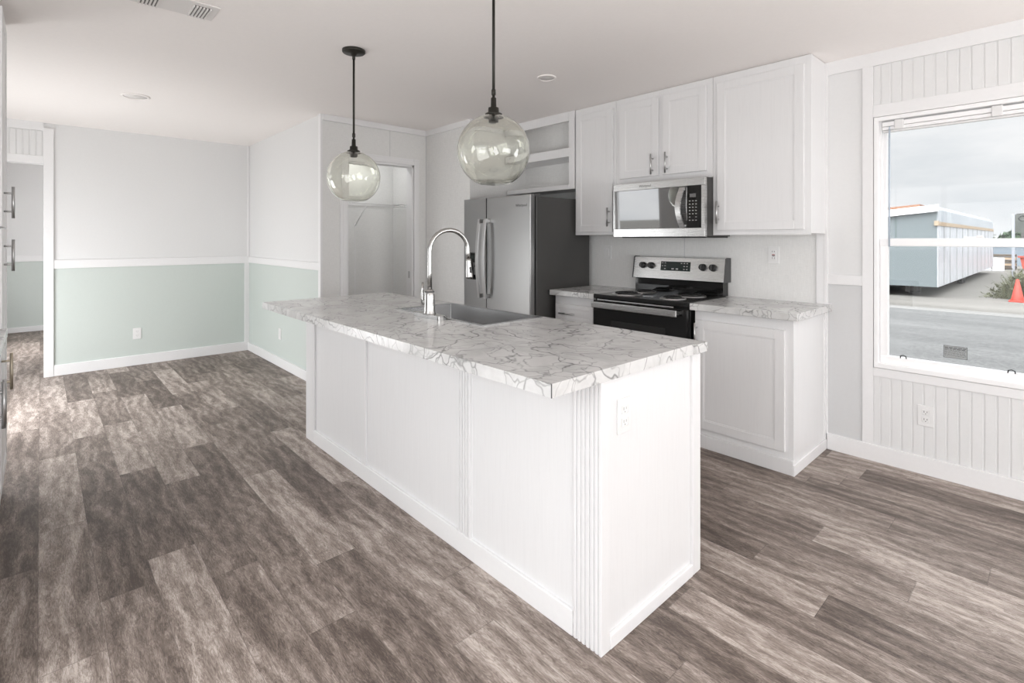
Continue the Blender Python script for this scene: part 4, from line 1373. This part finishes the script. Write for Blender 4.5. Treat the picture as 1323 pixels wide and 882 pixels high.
# weeds
mb = MB()
rr = random.Random(8)
for k in range(420):
    bx_, by_ = rr.gauss(-1.25, 0.30), 26.75 + rr.uniform(-0.4, 0.6)
    hgt = rr.uniform(0.3, 1.15) * math.exp(-((bx_ + 1.15) ** 2) / 0.35)
    lx, ly = rr.gauss(0, 0.22), rr.gauss(0, 0.2)
    p0_ = Vector((bx_, by_, GZ))
    p1_ = Vector((bx_ + lx * 0.4, by_ + ly * 0.4, GZ + hgt * 0.6))
    p2_ = Vector((bx_ + lx, by_ + ly, GZ + hgt))
    mb.tube([p0_, p1_, p2_], [0.012, 0.010, 0.003], 4, False)
    for q in range(2):
        c_ = p1_.lerp(p2_, rr.random())
        s_ = rr.uniform(0.03, 0.06)
        vv = [mb.bm.verts.new(c_ + Vector((rr.gauss(0, s_), rr.gauss(0, s_), rr.gauss(0, s_)))) for _ in range(3)]
        mb.bm.faces.new(vv)
wd = mb.build('weeds', M['weed'])
tag(wd, 'clump of dry green weeds behind the orange cone', 'weeds', kind='stuff')
# far blue-grey building, red dumpster, stack, leaning panels
sh = thing('long_building', 'low blue-grey building far behind the wrapped home', 'building', (6, 62, GZ))
MB().box(-8, 22, 60, 64, GZ, 1.10).build('wall', M['shed'], sh)
MB().prism([(59.6, 1.10), (64.4, 1.10), (64.4, 1.25), (59.6, 1.25)], 'X', -8.2, 22.2).build('roof', M['wrap'], sh)
dm = thing('red_dumpster', 'low red steel dumpster in front of the blue-grey building', 'dumpster', (-0.2, 52, GZ))
MB().prism([(-2.15, GZ + 0.12), (2.0, GZ + 0.12), (2.3, GZ + 1.0), (-2.3, GZ + 1.0)], 'Y', 51.2, 53.0).build('body', M['dumpster'], dm)
MB().box(-2.4, 2.4, 51.1, 51.25, GZ + 0.92, GZ + 1.04).build('rim', M['dumpster'], dm)
mb = MB()
for xx in (-1.6, -0.5, 0.6, 1.6):
    MB().box(xx - 0.05, xx + 0.05, 51.1, 51.22, GZ + 0.02, GZ + 0.98).build('rib', M['dumpster'], dm)
lm = thing('lumber_stack', 'brown lumber stack left of the red dumpster', 'lumber', (-3.0, 53, GZ))
for k in range(5):
    MB().box(-3.9 + 0.1 * (k % 2), -2.55, 52.4, 53.6, GZ + 0.05 + k * 0.22, GZ + 0.22 + k * 0.22).build('plank_layer', M['tan'] if k % 2 else M['bark'], lm)
for k in range(2):
    lp = thing('leaning_panel', ('pale blue window panel leaning nearest the wrapped home', 'pale blue window panel leaning by the lumber stack')[k], 'panel', (-3.95 + 0.68 * k, 50, GZ))
    x0 = -4.3 + 0.68 * k
    MB().prism([(49.7, GZ), (49.76, GZ), (50.06, GZ + 0.92), (50.0, GZ + 0.92)], 'X', x0, x0 + 0.62).build('frame', M['wrap'], lp)
    MB().prism([(49.715, GZ + 0.08), (49.745, GZ + 0.08), (50.02, GZ + 0.84), (49.99, GZ + 0.84)], 'X', x0 + 0.06, x0 + 0.56).build('glass', M['panel_blue'], lp)
# sign on a post
sg = thing('yard_sign', 'dark grey sign board on a steel post at the right edge of the window', 'sign', (-1.35, 36.0, GZ))
MB().box(-1.80, 0.3, 36.0, 36.06, 1.66, 2.57).build('board', M['sign'], sg)
MB().box(-1.90, -1.79, 35.95, 36.07, GZ, 2.60).build('post', M['post'], sg)
MB().box(0.25, 0.35, 35.95, 36.07, GZ, 2.60).build('post', M['post'], sg)
mb = MB()
mb.lathe([(0.17, -0.01), (0.17, 0.01), (0.10, 0.01), (0.10, -0.01)], (-1.50, 35.99, 2.38), 'Y', 28, closed=True)
rr = random.Random(2)
for k in range(5):
    x = -1.70
    z = 2.15 - k * 0.10
    while x < 0.1:
        l = rr.uniform(0.06, 0.22)
        mb.box(x, x + l, 35.985, 36.0, z - 0.02, z + 0.02)
        x += l + rr.uniform(0.05, 0.12)
mb.build('lettering', M['sign_ink'], sg)
# distant trees
def tree(x, y, h, wd_, seed, label):
    t = thing('tree', label, 'tree', (x, y, GZ), 'trees beyond the lot')
    rr = random.Random(seed)
    MB().tube([(x, y, GZ), (x + 0.1, y, GZ + h * 0.4), (x, y, GZ + h * 0.8)], [0.22, 0.17, 0.06], 8).build('trunk', M['bark'], t)
    mb = MB()
    for k in range(900):
        a, b_ = rr.uniform(0, 2 * PI), rr.random()
        z = GZ + h * (0.25 + 0.75 * b_)
        rad = wd_ * math.sin(PI * min(1, 0.18 + 0.8 * b_)) * math.sqrt(rr.random())
        c_ = Vector((x + rad * math.cos(a), y + rad * math.sin(a), z))
        s_ = 0.28
        vv = [mb.bm.verts.new(c_ + Vector((rr.gauss(0, s_), rr.gauss(0, s_), rr.gauss(0, s_ * 0.8)))) for _ in range(3)]
        mb.bm.faces.new(vv)
    mb.build('crown', M['leaf'], t)
tree(-9.6, 70.0, 4.6, 1.2, 1, 'taller dark green tree just right of the wrapped home')
tree(-6.9, 76.0, 3.3, 1.7, 2, 'low rounded green tree, second from the wrapped home')
tree(-4.4, 84.0, 2.9, 1.6, 3, 'lowest green tree, left of the sign')
tree(-13.6, 74.0, 4.0, 1.6, 4, 'dark green tree partly behind the wrapped home')
up = thing('light_pole', 'thin distant light pole between the low trees and the sign', 'pole', (-3.0, 72, GZ))
MB().tube([(-3.0, 72, GZ), (-3.0, 72, 3.2)], 0.14, 8).build('pole', M['chassis'], up)
MB().box(-3.45, -2.55, 71.8, 72.2, 3.2, 3.9, 0.05).build('lamp_head', M['chassis'], up)
